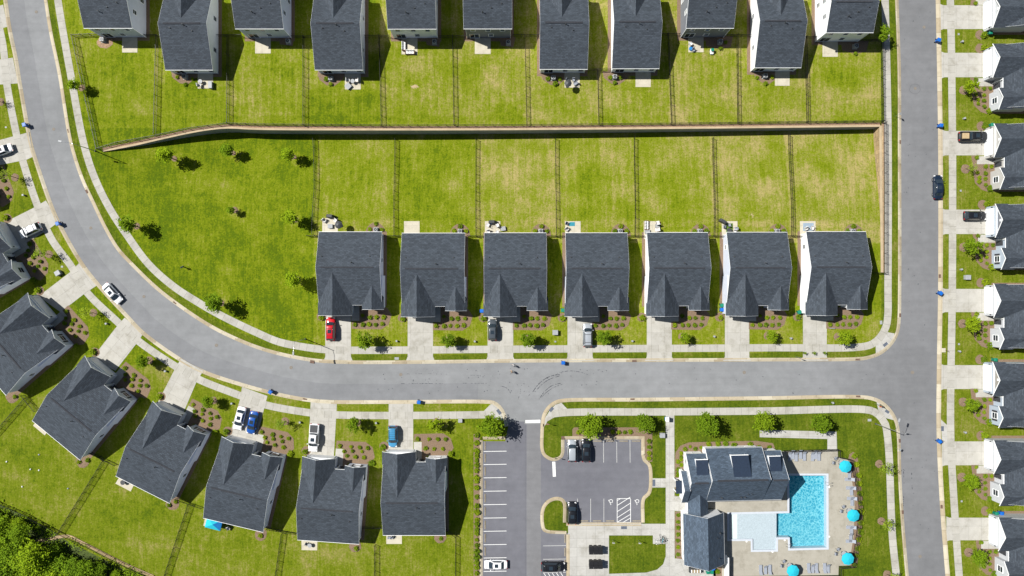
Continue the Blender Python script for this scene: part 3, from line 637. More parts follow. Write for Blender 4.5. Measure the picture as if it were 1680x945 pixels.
def woods_wall():
    t = thing('retaining_wall', 'low tan block retaining wall bending along the edge of the woods', 'retaining wall')
    P = smooth(WS, 6); O = offset(P, 5); mb = MB(); u = 0
    for i in range(len(P) - 1):
        a, b, c, d = W(*P[i]), W(*P[i + 1]), W(*O[i + 1]), W(*O[i]); z = GZ + .16
        mb.add([(*a, z), (*b, z), (*c, z), (*d, z), (*a, -2), (*b, -2), (*c, -.2), (*d, -.2)], [(0, 1, 2, 3), (0, 1, 5, 4), (3, 2, 6, 7)], 0, [[(u, .2), (u + .75, .2), (u + .75, 1), (u, 1)]] + [[(u, 0), (u + .75, 0), (u + .75, 1), (u, 1)]] * 2); u += .75
    mb.build('wall_body', M['wallblock'], t)
woods_wall()
# ---------------------------------------------------------------- pool and deck
def deck():
    bm = bmesh.new()
    outer = [(1184, 838), (1184, 815), (1270, 813), (1283, 740), (1373.7, 737.5), (1374.5, 749), (1394, 753), (1399, 780), (1405, 809), (1407.5, 834), (1405, 864), (1399, 904), (1396, 927), (1375.5, 928), (1375, 943), (1196, 945), (1180, 945)]
    def loop(P, z):
        vs = [bm.verts.new((*W(*p), z)) for p in P]
        return [bm.edges.new((vs[i], vs[(i + 1) % len(vs)])) for i in range(len(vs))]
    cop = COP
    e = loop(outer, GZ + .015) + loop(cop, GZ + .015)
    bmesh.ops.triangle_fill(bm, edges=e, use_beauty=True)
    for f in bm.faces:
        if f.normal.z < 0: f.normal_flip()
    uvl = bm.loops.layers.uv.new('UVMap')
    for f in bm.faces:
        for l in f.loops: l[uvl].uv = (l.vert.co.x, l.vert.co.y)
    me = bpy.data.meshes.new('pool_deck'); bm.to_mesh(me); me.materials.append(M['deck']); o = bpy.data.objects.new('pool_deck', me); C.objects.link(o); tag(o, kind='structure')
slab('pool_deck', [(1150, 808), (1184, 808), (1184, 945), (1170, 945), (1170, 834), (1150, 834)], M['deck'], GZ + .013)
COP = inflate(pool_all, 3.2)
deck()
def ring_wall(P, Q, z1, z0, name, m):
    mb = MB(); n = len(P)
    for i in range(n):
        j = (i + 1) % n; a, b, c, d = W(*P[i]), W(*P[j]), W(*Q[j]), W(*Q[i])
        mb.add([(*a, z1), (*b, z1), (*c, z1), (*d, z1)], [(0, 1, 2, 3)]); mb.add([(*a, z1), (*b, z1), (*b, z0), (*a, z0)], [(0, 1, 2, 3)]); mb.add([(*d, z1), (*c, z1), (*c, -.1), (*d, -.1)], [(0, 1, 2, 3)])
    return tag(mb.build(name, m), kind='structure')
ring_wall(pool_all, COP, GZ + .045, -1.6, 'pool_coping', M['coping'])
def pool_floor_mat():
    m, nt, b = newmat('pool_caustic_plaster'); p = world_pos(nt)
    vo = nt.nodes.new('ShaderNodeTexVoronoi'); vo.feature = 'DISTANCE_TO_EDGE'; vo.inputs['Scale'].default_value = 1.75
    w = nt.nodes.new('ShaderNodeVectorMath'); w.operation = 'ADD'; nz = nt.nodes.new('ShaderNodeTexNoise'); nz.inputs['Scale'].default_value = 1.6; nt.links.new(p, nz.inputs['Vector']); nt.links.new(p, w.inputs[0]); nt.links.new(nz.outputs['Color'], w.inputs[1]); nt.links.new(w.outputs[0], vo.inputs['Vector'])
    col = ramp(nt, vo.outputs['Distance'], [(0.0, (.24, .50, .53, 1)), (.09, (.045, .31, .39, 1)), (.26, (.006, .205, .30, 1))])  # bright caustic network painted into the floor colour
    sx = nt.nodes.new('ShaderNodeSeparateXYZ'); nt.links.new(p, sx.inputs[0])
    g = mth(nt, 'MULTIPLY', mth(nt, 'ADD', mth(nt, 'MULTIPLY', sx.outputs[1], -1), -38), 1 / 16.0)   # floor colour grows paler towards the lower end
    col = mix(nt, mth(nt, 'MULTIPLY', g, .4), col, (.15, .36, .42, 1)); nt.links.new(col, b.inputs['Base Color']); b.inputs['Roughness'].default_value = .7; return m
def water_mat():
    m = bpy.data.materials.new('pool_water'); m.use_nodes = True; nt = m.node_tree; nt.nodes.clear()
    out = nt.nodes.new('ShaderNodeOutputMaterial'); t = nt.nodes.new('ShaderNodeBsdfTransparent'); t.inputs['Color'].default_value = (.9, .975, 1, 1)
    g = nt.nodes.new('ShaderNodeBsdfGlossy'); g.inputs['Roughness'].default_value = .12; fr = nt.nodes.new('ShaderNodeFresnel'); fr.inputs['IOR'].default_value = 1.33
    bp = nt.nodes.new('ShaderNodeBump'); bp.inputs['Strength'].default_value = .5; bp.inputs['Distance'].default_value = .05; nt.links.new(noise(nt, world_pos(nt), 3.2, 4, .6), bp.inputs['Height'])
    nt.links.new(bp.outputs['Normal'], g.inputs['Normal']); nt.links.new(bp.outputs['Normal'], fr.inputs['Normal'])
    mx = nt.nodes.new('ShaderNodeMixShader'); nt.links.new(fr.outputs[0], mx.inputs[0]); nt.links.new(t.outputs[0], mx.inputs[1]); nt.links.new(g.outputs[0], mx.inputs[2]); nt.links.new(mx.outputs[0], out.inputs['Surface']); return m
M['caustic_plaster'] = pool_floor_mat(); M['water'] = water_mat(); M['shelf'] = simple('pale_shelf_plaster', (.40, .405, .42, 1), .7, 0, .16, 6)
M['shelf_white'] = simple('white_shelf_plaster', (.56, .56, .53, 1), .7, 0, .06, 9)
slab('pool_floor', inflate(pool_main, .5), M['caustic_plaster'], -1.15, -1.5)
slab('pool_floor', pool_shelf, M['shelf'], -.12, -1.5).name = 'tanning_shelf'; slab('tanning_shelf', [(1196, 843), (1210, 843), (1210, 884), (1196, 884)], M['shelf_white'], -.08, -1.5)
sheet('water', pool_all, -.03, M['water'])
# ================================================================ houses
def window_part(parent, x, y, z, w, h, ang, shutters=False, door=False):
    """window in the wall at x,y (centre z) whose outward direction is ang (radians, local)"""
    fr = MB(); ox, oy = math.cos(ang), math.sin(ang); tx, ty = -oy, ox
    def bar(u, v, su, sv, d=.06, off=.03): fr.box(x + ox * off + tx * u, y + oy * off + ty * u, z + v, d, su, sv, ang)
    bar(0, h / 2 + .05, w + .2, .1); bar(0, -h / 2 - .05, w + .2, .1, .1); bar(w / 2 + .05, 0, .1, h); bar(-w / 2 - .05, 0, .1, h); bar(0, 0, .05 if door else w, h if door else .05, .05)
    o = fr.build('patio_door' if door else 'window', M['trim'], parent)
    g = MB(); g.box(x + ox * .012, y + oy * .012, z, .02, w, h, ang); g.build('pane', M['glass'], o)
    if shutters:
        for s in (-1, 1):
            q = MB(); q.box(x + ox * .03 + tx * s * (w / 2 + .32), y + oy * .03 + ty * s * (w / 2 + .32), z, .05, .38, h + .1, ang); q.build('shutter', M['shutter'], parent)
    return o
class BeamSet:
    """every board becomes an object of its own under the house"""
    def __init__(s, name, m, t): s.a = (name, m, t)
    def beam(s, p, q, w, h): b = MB(); b.beam(p, q, w, h); b.build(*s.a)
def house(name, label, cx, cy, th, flip, w, yb, yf, ze, zr, gables, wallm, garage=True, storeys=1, pediment=None, group=None, roofm='roof', back='patio', vents=((56, 8, 1), (8, 18, 0), (84, 18, 0)), recess=None, sidewin=True):
    t = thing(name, label, 'house', (cx, cy, GZ), math.radians(th), group)
    s = -1 if flip else 1
    X = lambda x: (x - w / 2) / 8 * s
    Y = lambda y: y / 8
    # ---- walls
    wl = MB(); ins = 2.6
    def pent(a0, a1, b0, b1, za, zm, zb, am, axis):
        """gabled block: profile a0..am..a1 extruded b0..b1; axis 0 = profile runs in y"""
        prof = [(a0, 0), (a1, 0), (a1, zb), (am, zm), (a0, za)]
        r = []
        for b in (b0, b1): r.append([((X(b), Y(a), z) if axis == 0 else (X(a), Y(b), z)) for a, z in prof])
        wl.loft(r, 0, True)
    sb = (zr - ze) / yb; sf = (zr - ze) / -yf
    yfw = yf + ins
    pent(yfw, yb - ins, ins, w - ins, ze + sf * ins - .24, zr - .24, ze + sb * ins - .24, 0, 0)
    for (x0, x1, y0, zg, kind) in gables:
        xm = (x0 + x1) / 2; sl = (zg - ze) / ((x1 - x0) / 2)
        pent(x0 + ins, x1 - ins, y0 + ins, -12, ze + sl * ins - .26, zg - .26, ze + sl * ins - .26, xm, 1)
    wl.build('wall', M[wallm], t)
    # ---- roof
    rf = MB(); TH = .17; tr = BeamSet('roof_trim', M['trim'], t)
    def slope(p0, p1, q1, q0, u0):
        """p0-p1 eave, q0-q1 ridge"""
        p0, p1, q1, q0 = map(Vector, (p0, p1, q1, q0)); L = (p1 - p0).length; S = (q0 - p0).length
        d = (p1 - p0).normalized(); f = [tuple(p0), tuple(p1), tuple(q1), tuple(q0)]
        nrm = (p1 - p0).cross(q0 - p0)
        a0 = (q0 - p0).dot(d); a1 = (q1 - p0).dot(d)
        h = (q0 - p0 - d * a0).length
        uv = [(u0, u0), (u0 + L, u0), (u0 + a1, u0 + h), (u0 + a0, u0 + h)]
        if nrm.z < 0: f = f[::-1]; uv = uv[::-1]
        rf.add(f, [(0, 1, 2, 3)], 0, [uv]); g = [(a, b, c - TH) for a, b, c in f][::-1]; rf.add(g, [(0, 1, 2, 3)], 1)
        f2 = f[:4]; n = 4
        for i in range(4):
            a, b = f2[i], f2[(i + 1) % 4]; rf.add([a, (a[0], a[1], a[2] - TH), (b[0], b[1], b[2] - TH), b], [(0, 1, 2, 3)], 1)
    def V(x, y, z): return (X(x), Y(y), z)
    k = R.uniform(0, 40)
    slope(V(0, yb, ze), V(w, yb, ze), V(w, 0, zr), V(0, 0, zr), k)
    xr = recess if recess else None
    slope(V(0, yf, ze), V(w, yf, ze), V(w, 0, zr), V(0, 0, zr), k + 3.3)
    for xx in (0, w):
        e = -.0
        tr.beam(V(xx, yb, ze - .004), V(xx, 0, zr - .004), .035, .2); tr.beam(V(xx, yf, ze - .004), V(xx, 0, zr - .004), .035, .2)
    gt = BeamSet('gutter', M['trim'], t); gt.beam(V(-.2, yb + .4, ze - .02), V(w + .2, yb + .4, ze - .02), .06, .12); gt.beam(V(0, yf - .2, ze - .05), V(w, yf - .2, ze - .05), .04, .1)
    for n_, (x0, x1, y0, zg, kind) in enumerate(gables):
        xm = (x0 + x1) / 2; yend = -(zr - zg) / sf + 1.0; yE = max(yf + 3, y0 + 20)
        # slope edges die into the main roof: eave end sits under it, ridge end just pierces it
        for xe in (x0, x1):
            slope(V(xe, y0, ze - .01 * n_), V(xe, yE, ze - .01 * n_), V(xm, yend, zg), V(xm, y0, zg), k + 7 * n_)
            tr.beam(V(xe, y0 - .1, ze - .004), V(xm, y0 - .1, zg - .004), .035, .2)
    rf.build('roof', [M[roofm], M['trim']], t)
    rv = MB(); rv.beam(V(8, .3, zr + .045), V(w - 10, .3, zr + .045), .3, .07); rv.build('ridge_vent', M['dkridge'], t)
    # ---- roof pipes
    for (px_, py_, big) in vents:
        if px_ > w: px_ = w - 8
        z = (zr - sb * py_) if py_ > 0 else (zr + sf * py_)
        v = MB(); v.cyl(X(px_), Y(py_), z - .1, z + (.62 if big else .32), .07 if big else .06, None, 8)
        if big: v.cyl(X(px_), Y(py_), z + .6, z + .72, .11, .07, 8)
        v.cyl(X(px_), Y(py_), z - .05, z + .1, .17, .08, 8); v.build('vent_pipe', M['dkgrey'], t)
    # ---- openings
    zw = 1.75
    for sx in ((ins, math.pi if s > 0 else 0), (w - ins, 0 if s > 0 else math.pi)):
        if sidewin:
            for yy in (((yb * .6, 1.75),) if w > 90 and sx[0] == ins else ((yf * .28, 1.75), (yb * .22, 1.75)) if w > 90 else ((yf * .35, 1.75), (yb * .45, 1.75))) if storeys == 1 else ((yf * .35, 1.7), (yb * .3, 4.5), (yf * .3, 4.5)):
                window_part(t, X(sx[0]), Y(yy[0]), yy[1], .8, 1.25, sx[1])
    up = math.pi / 2
    yy = Y(yb - ins)
    if storeys == 1:
        window_part(t, X(w * .88), yy, 1.7, .9, 1.3, up); window_part(t, X(w * .55), yy, 1.7, .9, 1.3, up); window_part(t, X(w * .2), yy, 1.1, 1.7, 2.0, up, door=True)
    else:
        for fx in (.18, .5, .8): window_part(t, X(w * fx), yy, 4.5, .85, 1.25, up)
        window_part(t, X(w * .2), yy, 1.12, 1.8, 2.05, up, door=True); window_part(t, X(w * .55), yy, 1.6, .9, 1.2, up)
    for (x0, x1, y0, zg, kind) in gables:
        xm = (x0 + x1) / 2
        if kind == 'garage':
            g = MB(); yo = Y(y0 + ins) - .03
            for i in range(4): g.box(X(xm), yo, .3 + i * .56, 4.9 if x1 - x0 > 50 else 4.4, .05, .545)
            g.build('garage_door', M['door_white'], t)
            f = MB(); f.box(X(xm), yo - .02, 2.42, 5.2, .08, .18); f.box(X(xm) - 2.55, yo - .02, 1.2, .16, .08, 2.3); f.box(X(xm) + 2.55, yo - .02, 1.2, .16, .08, 2.3); f.build('door_frame', M['trim'], t)
            q = MB(); q.box(X(xm), yo - .05, ze - .05, (x1 - x0 - 2 * ins) / 8 + .1, .2, .16); q.build('frieze_board', M['trim'], t)
            for sx in (-1, 1):
                l = MB(); l.box(X(xm) + sx * 2.85, yo - .06, 2.0, .14, .16, .3); l.build('wall_light', M['black'], t)
            if pediment:
                p = MB(); hw = (x1 - x0) / 16 - .7; zz = ze + .2; zt = zg - .55
                v = [(X(xm) - hw, yo, zz), (X(xm) + hw, yo, zz), (X(xm), yo, zt)]; v2 = [(a, b - .03, c) for a, b, c in v]
                p.add(v + v2, [(0, 1, 2), (5, 4, 3), (0, 3, 4, 1), (1, 4, 5, 2), (2, 5, 3, 0)]); p.build('gable_panel', M[pediment], t)
            lv = MB(); lv.box(X(xm), Y(y0 + ins) - .08, zg - 1.0, .45, .06, .6); lv.build('gable_vent', M['trim'], t)
        else:
            window_part(t, X(xm), Y(y0 + ins), 1.7, 1.1, 1.4, -up, shutters=wallm in ('w_blue', 'w_grey'))
    if len(gables) > 1:
        g = MB(); xd = (gables[0][1] + gables[1][0]) / 2; g.box(X(xd), Y(yfw) - .03, 1.05, .95, .06, 2.1); d = g.build('front_door', M['shutter'], t)
        h = MB(); h.box(X(xd) + .35, Y(yfw) - .09, 1.05, .05, .08, .15); h.build('handle', M['steel'], d)
        c = MB(); c.box(X(gables[0][1] + 2), Y(yf + .5), ze / 2 - .1, .16, .16, ze - .22); c.build('porch_post', M['trim'], t)
    # downspouts
    for xx in (ins, w - ins):
        d = MB(); d.box(X(xx), Y(yb - ins) + .07, ze / 2, .08, .1, ze); d.build('downspout', M['trim'], t)
    return t, s
M['dkridge'] = simple('ridge_vent_cap', (.028, .03, .036, 1), .9, 0, .2)
def to_world(t, lx, ly):
    a = t.rotation_euler[2]; c, n = math.cos(a), math.sin(a); return (t.location[0] + lx * c - ly * n, t.location[1] + lx * n + ly * c)
def local_slab(t, s, w, pts, name, m, z, z0=-.2, ang=0):
    P = [to_world(t, (x - w / 2) / 8 * s, y / 8) for x, y in pts]; mb = MB(); mb.prism(P, z0, z, 0, t.rotation_euler[2] + math.radians(ang)); return tag(mb.build(name, M[m]), kind='structure')
def blob(t, s, w, cx, cy, rx, ry, m='mulch', z=GZ + .02, n=14, half=False):
    pts = []
    for i in range(n):
        a = 2 * math.pi * i / n; k = 1 + R.uniform(-.05, .05); pts.append((cx + rx * math.cos(a) * k, cy + ry * math.sin(a) * k))
    local_slab(t, s, w, pts, 'mulch_bed', m, z)
GM = lambda w: [(-1.5 * w / 101, 53 * w / 101, -76, 5.55, 'garage'), (69 * w / 101, 104 * w / 101, -66.5, 4.72, 'window')]
HOUSES = {}
def base_strip(t, s, w, yb, yf, gables):
    local_slab(t, s, w, [(-3, yb + 3), (w + 3, yb + 3), (w + 3, yf - 2), (-3, yf - 2)], 'mulch_bed', 'mulch', GZ + .008)
def hull_shrubs(t, s, w, L, ref, key='shrub'):
    for (x, y, r) in L:
        X_, Y_ = to_world(t, (x - w / 2) / 8 * s, y / 8); SHR.append((X_, Y_, r, ref, key))
SHR = []   # world x, y, radius, place phrase, kind
BEDM = [(46.5, -99), (95, -100), (107, -92), (112, -76), (104, -64), (69, -64), (59, -57), (59, -87), (46.5, -87)]
SHM = [(52, -92, 3), (65, -92, 3), (75, -91.6, 3), (86, -92, 3), (97, -91, 3), (77, -80, 2.9), (87, -80, 2.9), (99, -80, 3), (65, -77, 2.7), (-2.5, -80, 4)]
def bungalow(key, name, label, ref, cx, cy, th, flip, w, wallm, ped=None, bedp=BEDM, shr=SHM):
    t, s = house(name, label, cx, cy, th, flip, w, 57.5, -59.5, 3.4, 5.84, GM(w), wallm, pediment=ped)
    k = w / 101
    local_slab(t, s, w, [(x * k, y) for x, y in bedp], 'mulch_bed', 'mulch', GZ + .022)
    local_slab(t, s, w, [(46 * k, -58), (59 * k, -58), (59 * k, -86), (46 * k, -86)], 'path', 'drive', GZ + .026)
    blob(t, s, w, -3 * k, -79, 8, 7.5)
    base_strip(t, s, w, 57.5, -59.5, None)
    hull_shrubs(t, s, w, [(x * k, y, r) for x, y, r in shr], ref)
    HOUSES[key] = (t, s, w); return t
# central row: seven bungalows, fronts towards the street below
mx = [(530.8, 440.3, 101), (663.8, 442.4, 101), (795.8, 442, 99), (925.5, 442, 99), (1056, 441.4, 97.5), (1183.5, 441, 97), (1311, 440, 95.5)]
mdesc = ['with the red vehicle on its drive', 'with the empty bare patio behind it', 'with the dark grey car on its drive', 'with the silver SUV on its drive', 'with white sofas on its patio', 'with the green rug on its patio', 'nearest the straight right-hand street']
mwall = ['w_grey', 'w_grey', 'w_grey', 'w_grey', 'w_white', 'w_grey', 'w_white']
for i, (ax, ay, w) in enumerate(mx):
    X_, Y_ = W(ax + w / 2, ay); k = i + 1
    bungalow('M%d' % k, 'bungalow', 'dark roofed bungalow, %s in the middle row, %s' % (ORD[k], mdesc[i]), 'the %s middle row house' % ORD[k], X_, Y_, 0, False, w, mwall[i])
# east column
ey = [3.5, 82.7, 210.5, 339, 467, 592.5, 717.5, 841]; ex = [1686, 1686, 1688, 1690, 1687.5, 1686, 1687.5, 1695]
ed = ['topmost, cut off by the top edge', 'second from the top', 'third from the top, behind the black pickup', 'fourth from the top, behind a black SUV', 'fifth from the top', 'sixth from the top, facing the side street junction', 'seventh from the top', 'lowest, cut off by the bottom right corner']
BEDE = [(45, -95), (45, -82), (57, -82), (57, -54), (67, -60), (98, -60), (105, -66), (101, -78), (90, -89), (72, -92), (58, -93)]
SHE = [(48, -87, 3), (63, -73, 3), (63, -63, 2.8), (74, -73, 2.8), (81, -83, 2.8), (88, -83, 3), (83, -73, 2.8), (93, -72.5, 2.6), (99.5, -65.5, 4.6), (-3.7, -74, 4.6), (73, -86, 2.6)]
for i in range(8):
    w = 101; k = i + 1
    fl = i == 0; cy_ = 3.9 if fl else ey[i] + 50.5
    X_, Y_ = W(ex[i], cy_)
    ped = {1: 'w_grey', 2: 'w_beige', 3: 'w_dark', 4: 'w_grey', 5: 'w_tan', 6: 'w_grey', 7: 'w_grey'}.get(i)
    bungalow('E%d' % k, 'bungalow', 'white fronted bungalow in the right column, %s' % ed[i], 'the %s right column house' % ORD[k], X_, Y_, -90, fl, w, ['w_lit', 'w_lit', 'w_beige', 'w_blue', 'w_lit', 'w_blue', 'w_lit', 'w_lit'][i], ped, BEDE, SHE)
# houses along the curved street
cdat = [(-101, 256.6, 72, 101), (-54, 400.5, 60, 101), (7.8, 531, 49, 100), (108.5, 640.4, 39.5, 99.5), (231.6, 722.2, 26.8, 96.5), (358.9, 784.6, 13.4, 98.7), (500.3, 818.2, 4, 99), (633.5, 810.8, 0, 100)]
cd = [None, 'at the left edge behind the white SUV', 'second along it, at the left edge', 'third along it, turned diagonally', 'fourth along it, small patio behind', 'fifth along it, blue canopy behind', 'sixth along it, behind the white pickup', 'last one, beside the parking lot hedge']
SHC = [(52.5, -91, 2.8), (71.5, -91, 2.8), (85.5, -91, 2.8), (99, -91, 2.8), (65.5, -76, 2.8), (79.5, -75, 2.8), (94, -75, 2.8), (107.5, -67, 4), (-5, -78, 4.2)]
SHC2 = SHC + [(60, -83, 2.6), (74, -84, 2.6), (90, -84, 2.6)]
for i, (ax, ay, an, w) in enumerate(cdat):
    a = math.radians(an); cxp, cyp = ax + math.cos(a) * w / 2, ay + math.sin(a) * w / 2; X_, Y_ = W(cxp, cyp)
    lab = cd[i] or 'just outside the left edge, first along the curve'
    bungalow('C%d' % i, 'bungalow', 'dark roofed bungalow, curved street, %s' % lab, 'the %s curve house' % (ORD[i] if i else 'outermost'), X_, Y_, 180 - an, True, w, 'w_grey' if i in (2, 3, 4, 5, 6) else 'w_white', None, BEDM, SHC if i in (0, 7) else SHC2)
# back gardens of the upper row: six tall houses and five deep ones
TS = [(1, 167, 76, 22, 'w_grey'), (3, 405, 76, 23, 'w_grey'), (5, 644.6, 76.4, 23.3, 'w_white'), (6, 764, 76, 23, 'w_dark'), (9, 1113.6, 75, 22, 'w_dark'), (11, 1334, 74, 29, 'w_white')]
TD = [(2, 285.3, 76, 57.5, 'w_white'), (4, 524.6, 77, 57.5, 'w_grey'), (7, 884, 76.8, 56.3, 'w_white'), (8, 999.9, 75.5, 55.3, 'w_white'), (10, 1228.2, 74.5, 53.8, 'w_white')]
td = {1: 'with the air conditioner on bare sand', 2: 'with the grey grill box on its patio', 3: 'with an empty patio in half shade', 4: 'with a loveseat on its patio', 5: 'with white sofas on its patio', 6: 'with grey back wall and bare patio', 7: 'with a dark umbrella on its patio', 8: 'with a bare sunlit patio', 9: 'with a toy car on the lawn behind', 10: 'with pale blue back wall and bare patio', 11: 'beside the right-hand pavement'}
for k, x, w, y, wm in TS:
    X_, Y_ = W(x + w / 2, y)
    t, s = house('two_storey_house', 'two storey house, %s in the top row, %s' % (ORD[k], td[k]), X_, Y_, 180, True, w, 42, -42, 6.0, 8.2, [(6, 52, -56, 7.8, 'garage')], wm, storeys=2, vents=((30, 20, 1), (44, 14, 0), (60, 8, 0)))
    base_strip(t, s, w, 42, -42, None); HOUSES['T%d' % k] = (t, s, w)
for k, x, w, y, wm in TD:
    X_, Y_ = W(x + w / 2, y)
    t, s = house('deep_house', 'deep low-eaved house, %s in the top row, %s' % (ORD[k], td[k]), X_, Y_, 180, True, w, 66, -60, 3.5, 6.5, [(8, 61, -76, 6.05, 'garage')], wm, vents=((40, 3, 1), (18, 7, 0), (52, 11, 0)))
    base_strip(t, s, w, 66, -60, None); HOUSES['T%d' % k] = (t, s, w)
# ================================================================ clubhouse
def clubhouse():
    ox, oy = 1190, 773
    X0, Y0 = W(ox, oy); th = math.radians(1.2)
    t = thing('clubhouse', 'long blue-grey roofed clubhouse with three roof dormers beside the pool', 'clubhouse', (X0, Y0, GZ), th)
    X = lambda x: (x - ox) / 8; Y = lambda y: (oy - y) / 8
    wl = MB(); rf = MB(); tr = BeamSet('roof_trim', M['trim'], t)
    def V(x, y, z): return (X(x), Y(y), z)
    def slope(p0, p1, q1, q0, k=0):
        p0, p1, q1, q0 = map(Vector, (p0, p1, q1, q0)); d = (p1 - p0).normalized(); f = [tuple(p0), tuple(p1), tuple(q1), tuple(q0)]
        a0 = (q0 - p0).dot(d); a1 = (q1 - p0).dot(d); h = (q0 - p0 - d * a0).length; uv = [(k, k), (k + (p1 - p0).length, k), (k + a1, k + h), (k + a0, k + h)]
        if (p1 - p0).cross(q0 - p0).z < 0: f = f[::-1]; uv = uv[::-1]
        rf.add(f, [(0, 1, 2, 3)], 0, [uv]); rf.add([(a, b, c - .2) for a, b, c in f][::-1], [(0, 1, 2, 3)], 1)
        for i in range(4):
            a, b = f[i], f[(i + 1) % 4]; rf.add([a, (a[0], a[1], a[2] - .2), (b[0], b[1], b[2] - .2), b], [(0, 1, 2, 3)], 1)
    def sec(x0, x1, yt, ym, yb, zt, zr, zb, i=2.6, k=0):
        slope(V(x0, yt, zt), V(x1, yt, zt), V(x1, ym, zr), V(x0, ym, zr), k); slope(V(x0, yb, zb), V(x1, yb, zb), V(x1, ym, zr), V(x0, ym, zr), k + 5)
        s1 = (zr - zt) / (ym - yt); s2 = (zr - zb) / (yb - ym)
        r = [[V(b, a, z) for a, z in ((yt + i, 0), (yb - i, 0), (yb - i, zb + s2 * i - .3), (ym, zr - .3), (yt + i, zt + s1 * i - .3))] for b in (x0 + i, x1 - i)]
        wl.loft(r, 0, True)
        for x in (x0, x1):
            tr.beam(V(x, yt, zt + .01), V(x, ym, zr + .01), .05, .2)
            if x < 1115: tr.beam(V(x, yb, zb + .01), V(x, ym, zr + .01), .05, .2)
    sec(1240, 1271, 734, 772.5, 812.5, 3.4, 7.6, 3.35, k=1); sec(1150, 1241, 728.5, 770, 813, 3.45, 8.3, 3.3, k=9); sec(1119, 1151, 736.5, 775, 813.3, 3.4, 7.45, 3.28, k=17); sec(1110.5, 1120, 764, 789.5, 815, 3.3, 6.3, 3.24, k=25)
    # link and south wing, ridges running down the picture
    def secv(x0, x1, y0, y1, ze, zr, k):
        xm = (x0 + x1) / 2; i = 2.6; s1 = (zr - ze) / (xm - x0)
        slope(V(x0, y0, ze), V(x0, y1, ze), V(xm, y1, zr), V(xm, y0, zr), k); slope(V(x1, y0, ze), V(x1, y1, ze), V(xm, y1, zr), V(xm, y0, zr), k + 3)
        wl.loft([[V(a, b, z) for a, z in ((x0 + i, 0), (x1 - i, 0), (x1 - i, ze + s1 * i - .3), (xm, zr - .3), (x0 + i, ze + s1 * i - .3))] for b in (y0 + i, y1 - i)], 0, True)
        for y in (y0, y1):
            tr.beam(V(x0, y, ze), V(xm, y, zr), .04, .18); tr.beam(V(x1, y, ze), V(xm, y, zr), .04, .18)
    secv(1121, 1153.5, 795, 836, 3.1, 4.9, 30); secv(1112.6, 1177, 832, 914.5, 3.4, 6.75, 40)
    wl.build('wall', M['w_white'], t); rf.build('roof', [M['club_roof'], M['trim']], t)
    gt = BeamSet('gutter', M['ltgrey'], t); gt.beam(V(1119, 813.8, 3.2), V(1271, 813.4, 3.25), .14, .14); gt.beam(V(1177.6, 832, 3.32), V(1177.6, 914.5, 3.32), .12, .13); gt.beam(V(1150, 727.8, 3.4), V(1241, 727.8, 3.4), .13, .13)
    rv = MB(); rv.beam(V(1158, 770, 8.36), V(1236, 770, 8.36), .35, .08); rv.beam(V(1124, 775, 7.5), V(1146, 775, 7.5), .35, .08); rv.beam(V(1246, 772.5, 7.66), V(1268, 772.5, 7.66), .35, .08); rv.build('ridge_vent', M['dkridge'], t)
    # shed dormers facing the top of the picture
    def dormer(x0, x1, yt, yb, zt, zr_main, yr, slope_main, ze, yeave):
        zs = lambda y: ze + (y - yeave) * slope_main
        zf = zs(yt) + 1.75; zb = zs(yb) + .12
        d = MB(); i = 1.2
        vs = [V(x0 + i, yt + i, zs(yt) - .2), V(x1 - i, yt + i, zs(yt) - .2), V(x1 - i, yb, zs(yb) - .3), V(x0 + i, yb, zs(yb) - .3), V(x0 + i, yt + i, zf - .1), V(x1 - i, yt + i, zf - .1), V(x1 - i, yb, zb - .12), V(x0 + i, yb, zb - .12)]
        d.add(vs, [(0, 1, 2, 3), (4, 7, 6, 5), (0, 4, 5, 1), (1, 5, 6, 2), (2, 6, 7, 3), (3, 7, 4, 0)]); o = d.build('dormer', M['w_white'], t)
        r = MB(); a = [V(x0, yt, zf), V(x1, yt, zf), V(x1, yb + .5, zb), V(x0, yb + .5, zb)]; b = [(p[0], p[1], p[2] - .12) for p in a]
        r.add(a + b, [(3, 2, 1, 0), (4, 5, 6, 7), (0, 1, 5, 4), (1, 2, 6, 5), (2, 3, 7, 6), (3, 0, 4, 7)]); r.build('dormer_roof', M['dormer_roof'], o)
        q = MB(); q.beam(V(x0 - .2, yt - .4, zf + .02), V(x1 + .2, yt - .4, zf + .02), .12, .2); q.build('dormer_trim', M['trim'], o)
        xm = (x0 + x1) / 2; g = MB(); g.box(X(xm), Y(yt + i) + .03, zs(yt) + .75, (x1 - x0) / 8 - .9, .04, .8); g.build('dormer_window', M['glass'], o)
    sm = (8.3 - 3.45) / (770 - 728.5)
    dormer(1185, 1212, 735.5, 765, 0, 0, 0, sm, 3.45, 728.5)
    sw_ = (7.45 - 3.4) / (775 - 736.5); dormer(1130, 1149, 742, 764, 0, 0, 0, sw_, 3.4, 736.5)
    se = (7.6 - 3.4) / (772.5 - 734); dormer(1245.5, 1263.5, 739, 760.5, 0, 0, 0, se, 3.4, 734)
    for (x, y, r_) in ((1173, 806, .16), (1204, 806, .13), (1210, 806, .13), (1213, 799, .07), (1219, 799, .07)):
        z = 3.3 + (813 - y) * (8.3 - 3.3) / 43; v = MB(); v.cyl(X(x), Y(y), z - .1, z + .4, r_, r_, 8); v.build('vent_pipe', M['dkgrey'], t)
    for (x, y, r_) in ((1169, 862, .15), (1163, 868, .06), (1166, 901, .1)):
        z = 6.75 - (x - 1144.8) * (3.35 / 32.2); v = MB(); v.cyl(X(x), Y(y), z - .1, z + .35, r_, r_, 8); v.build('vent_pipe', M['dkgrey'], t)
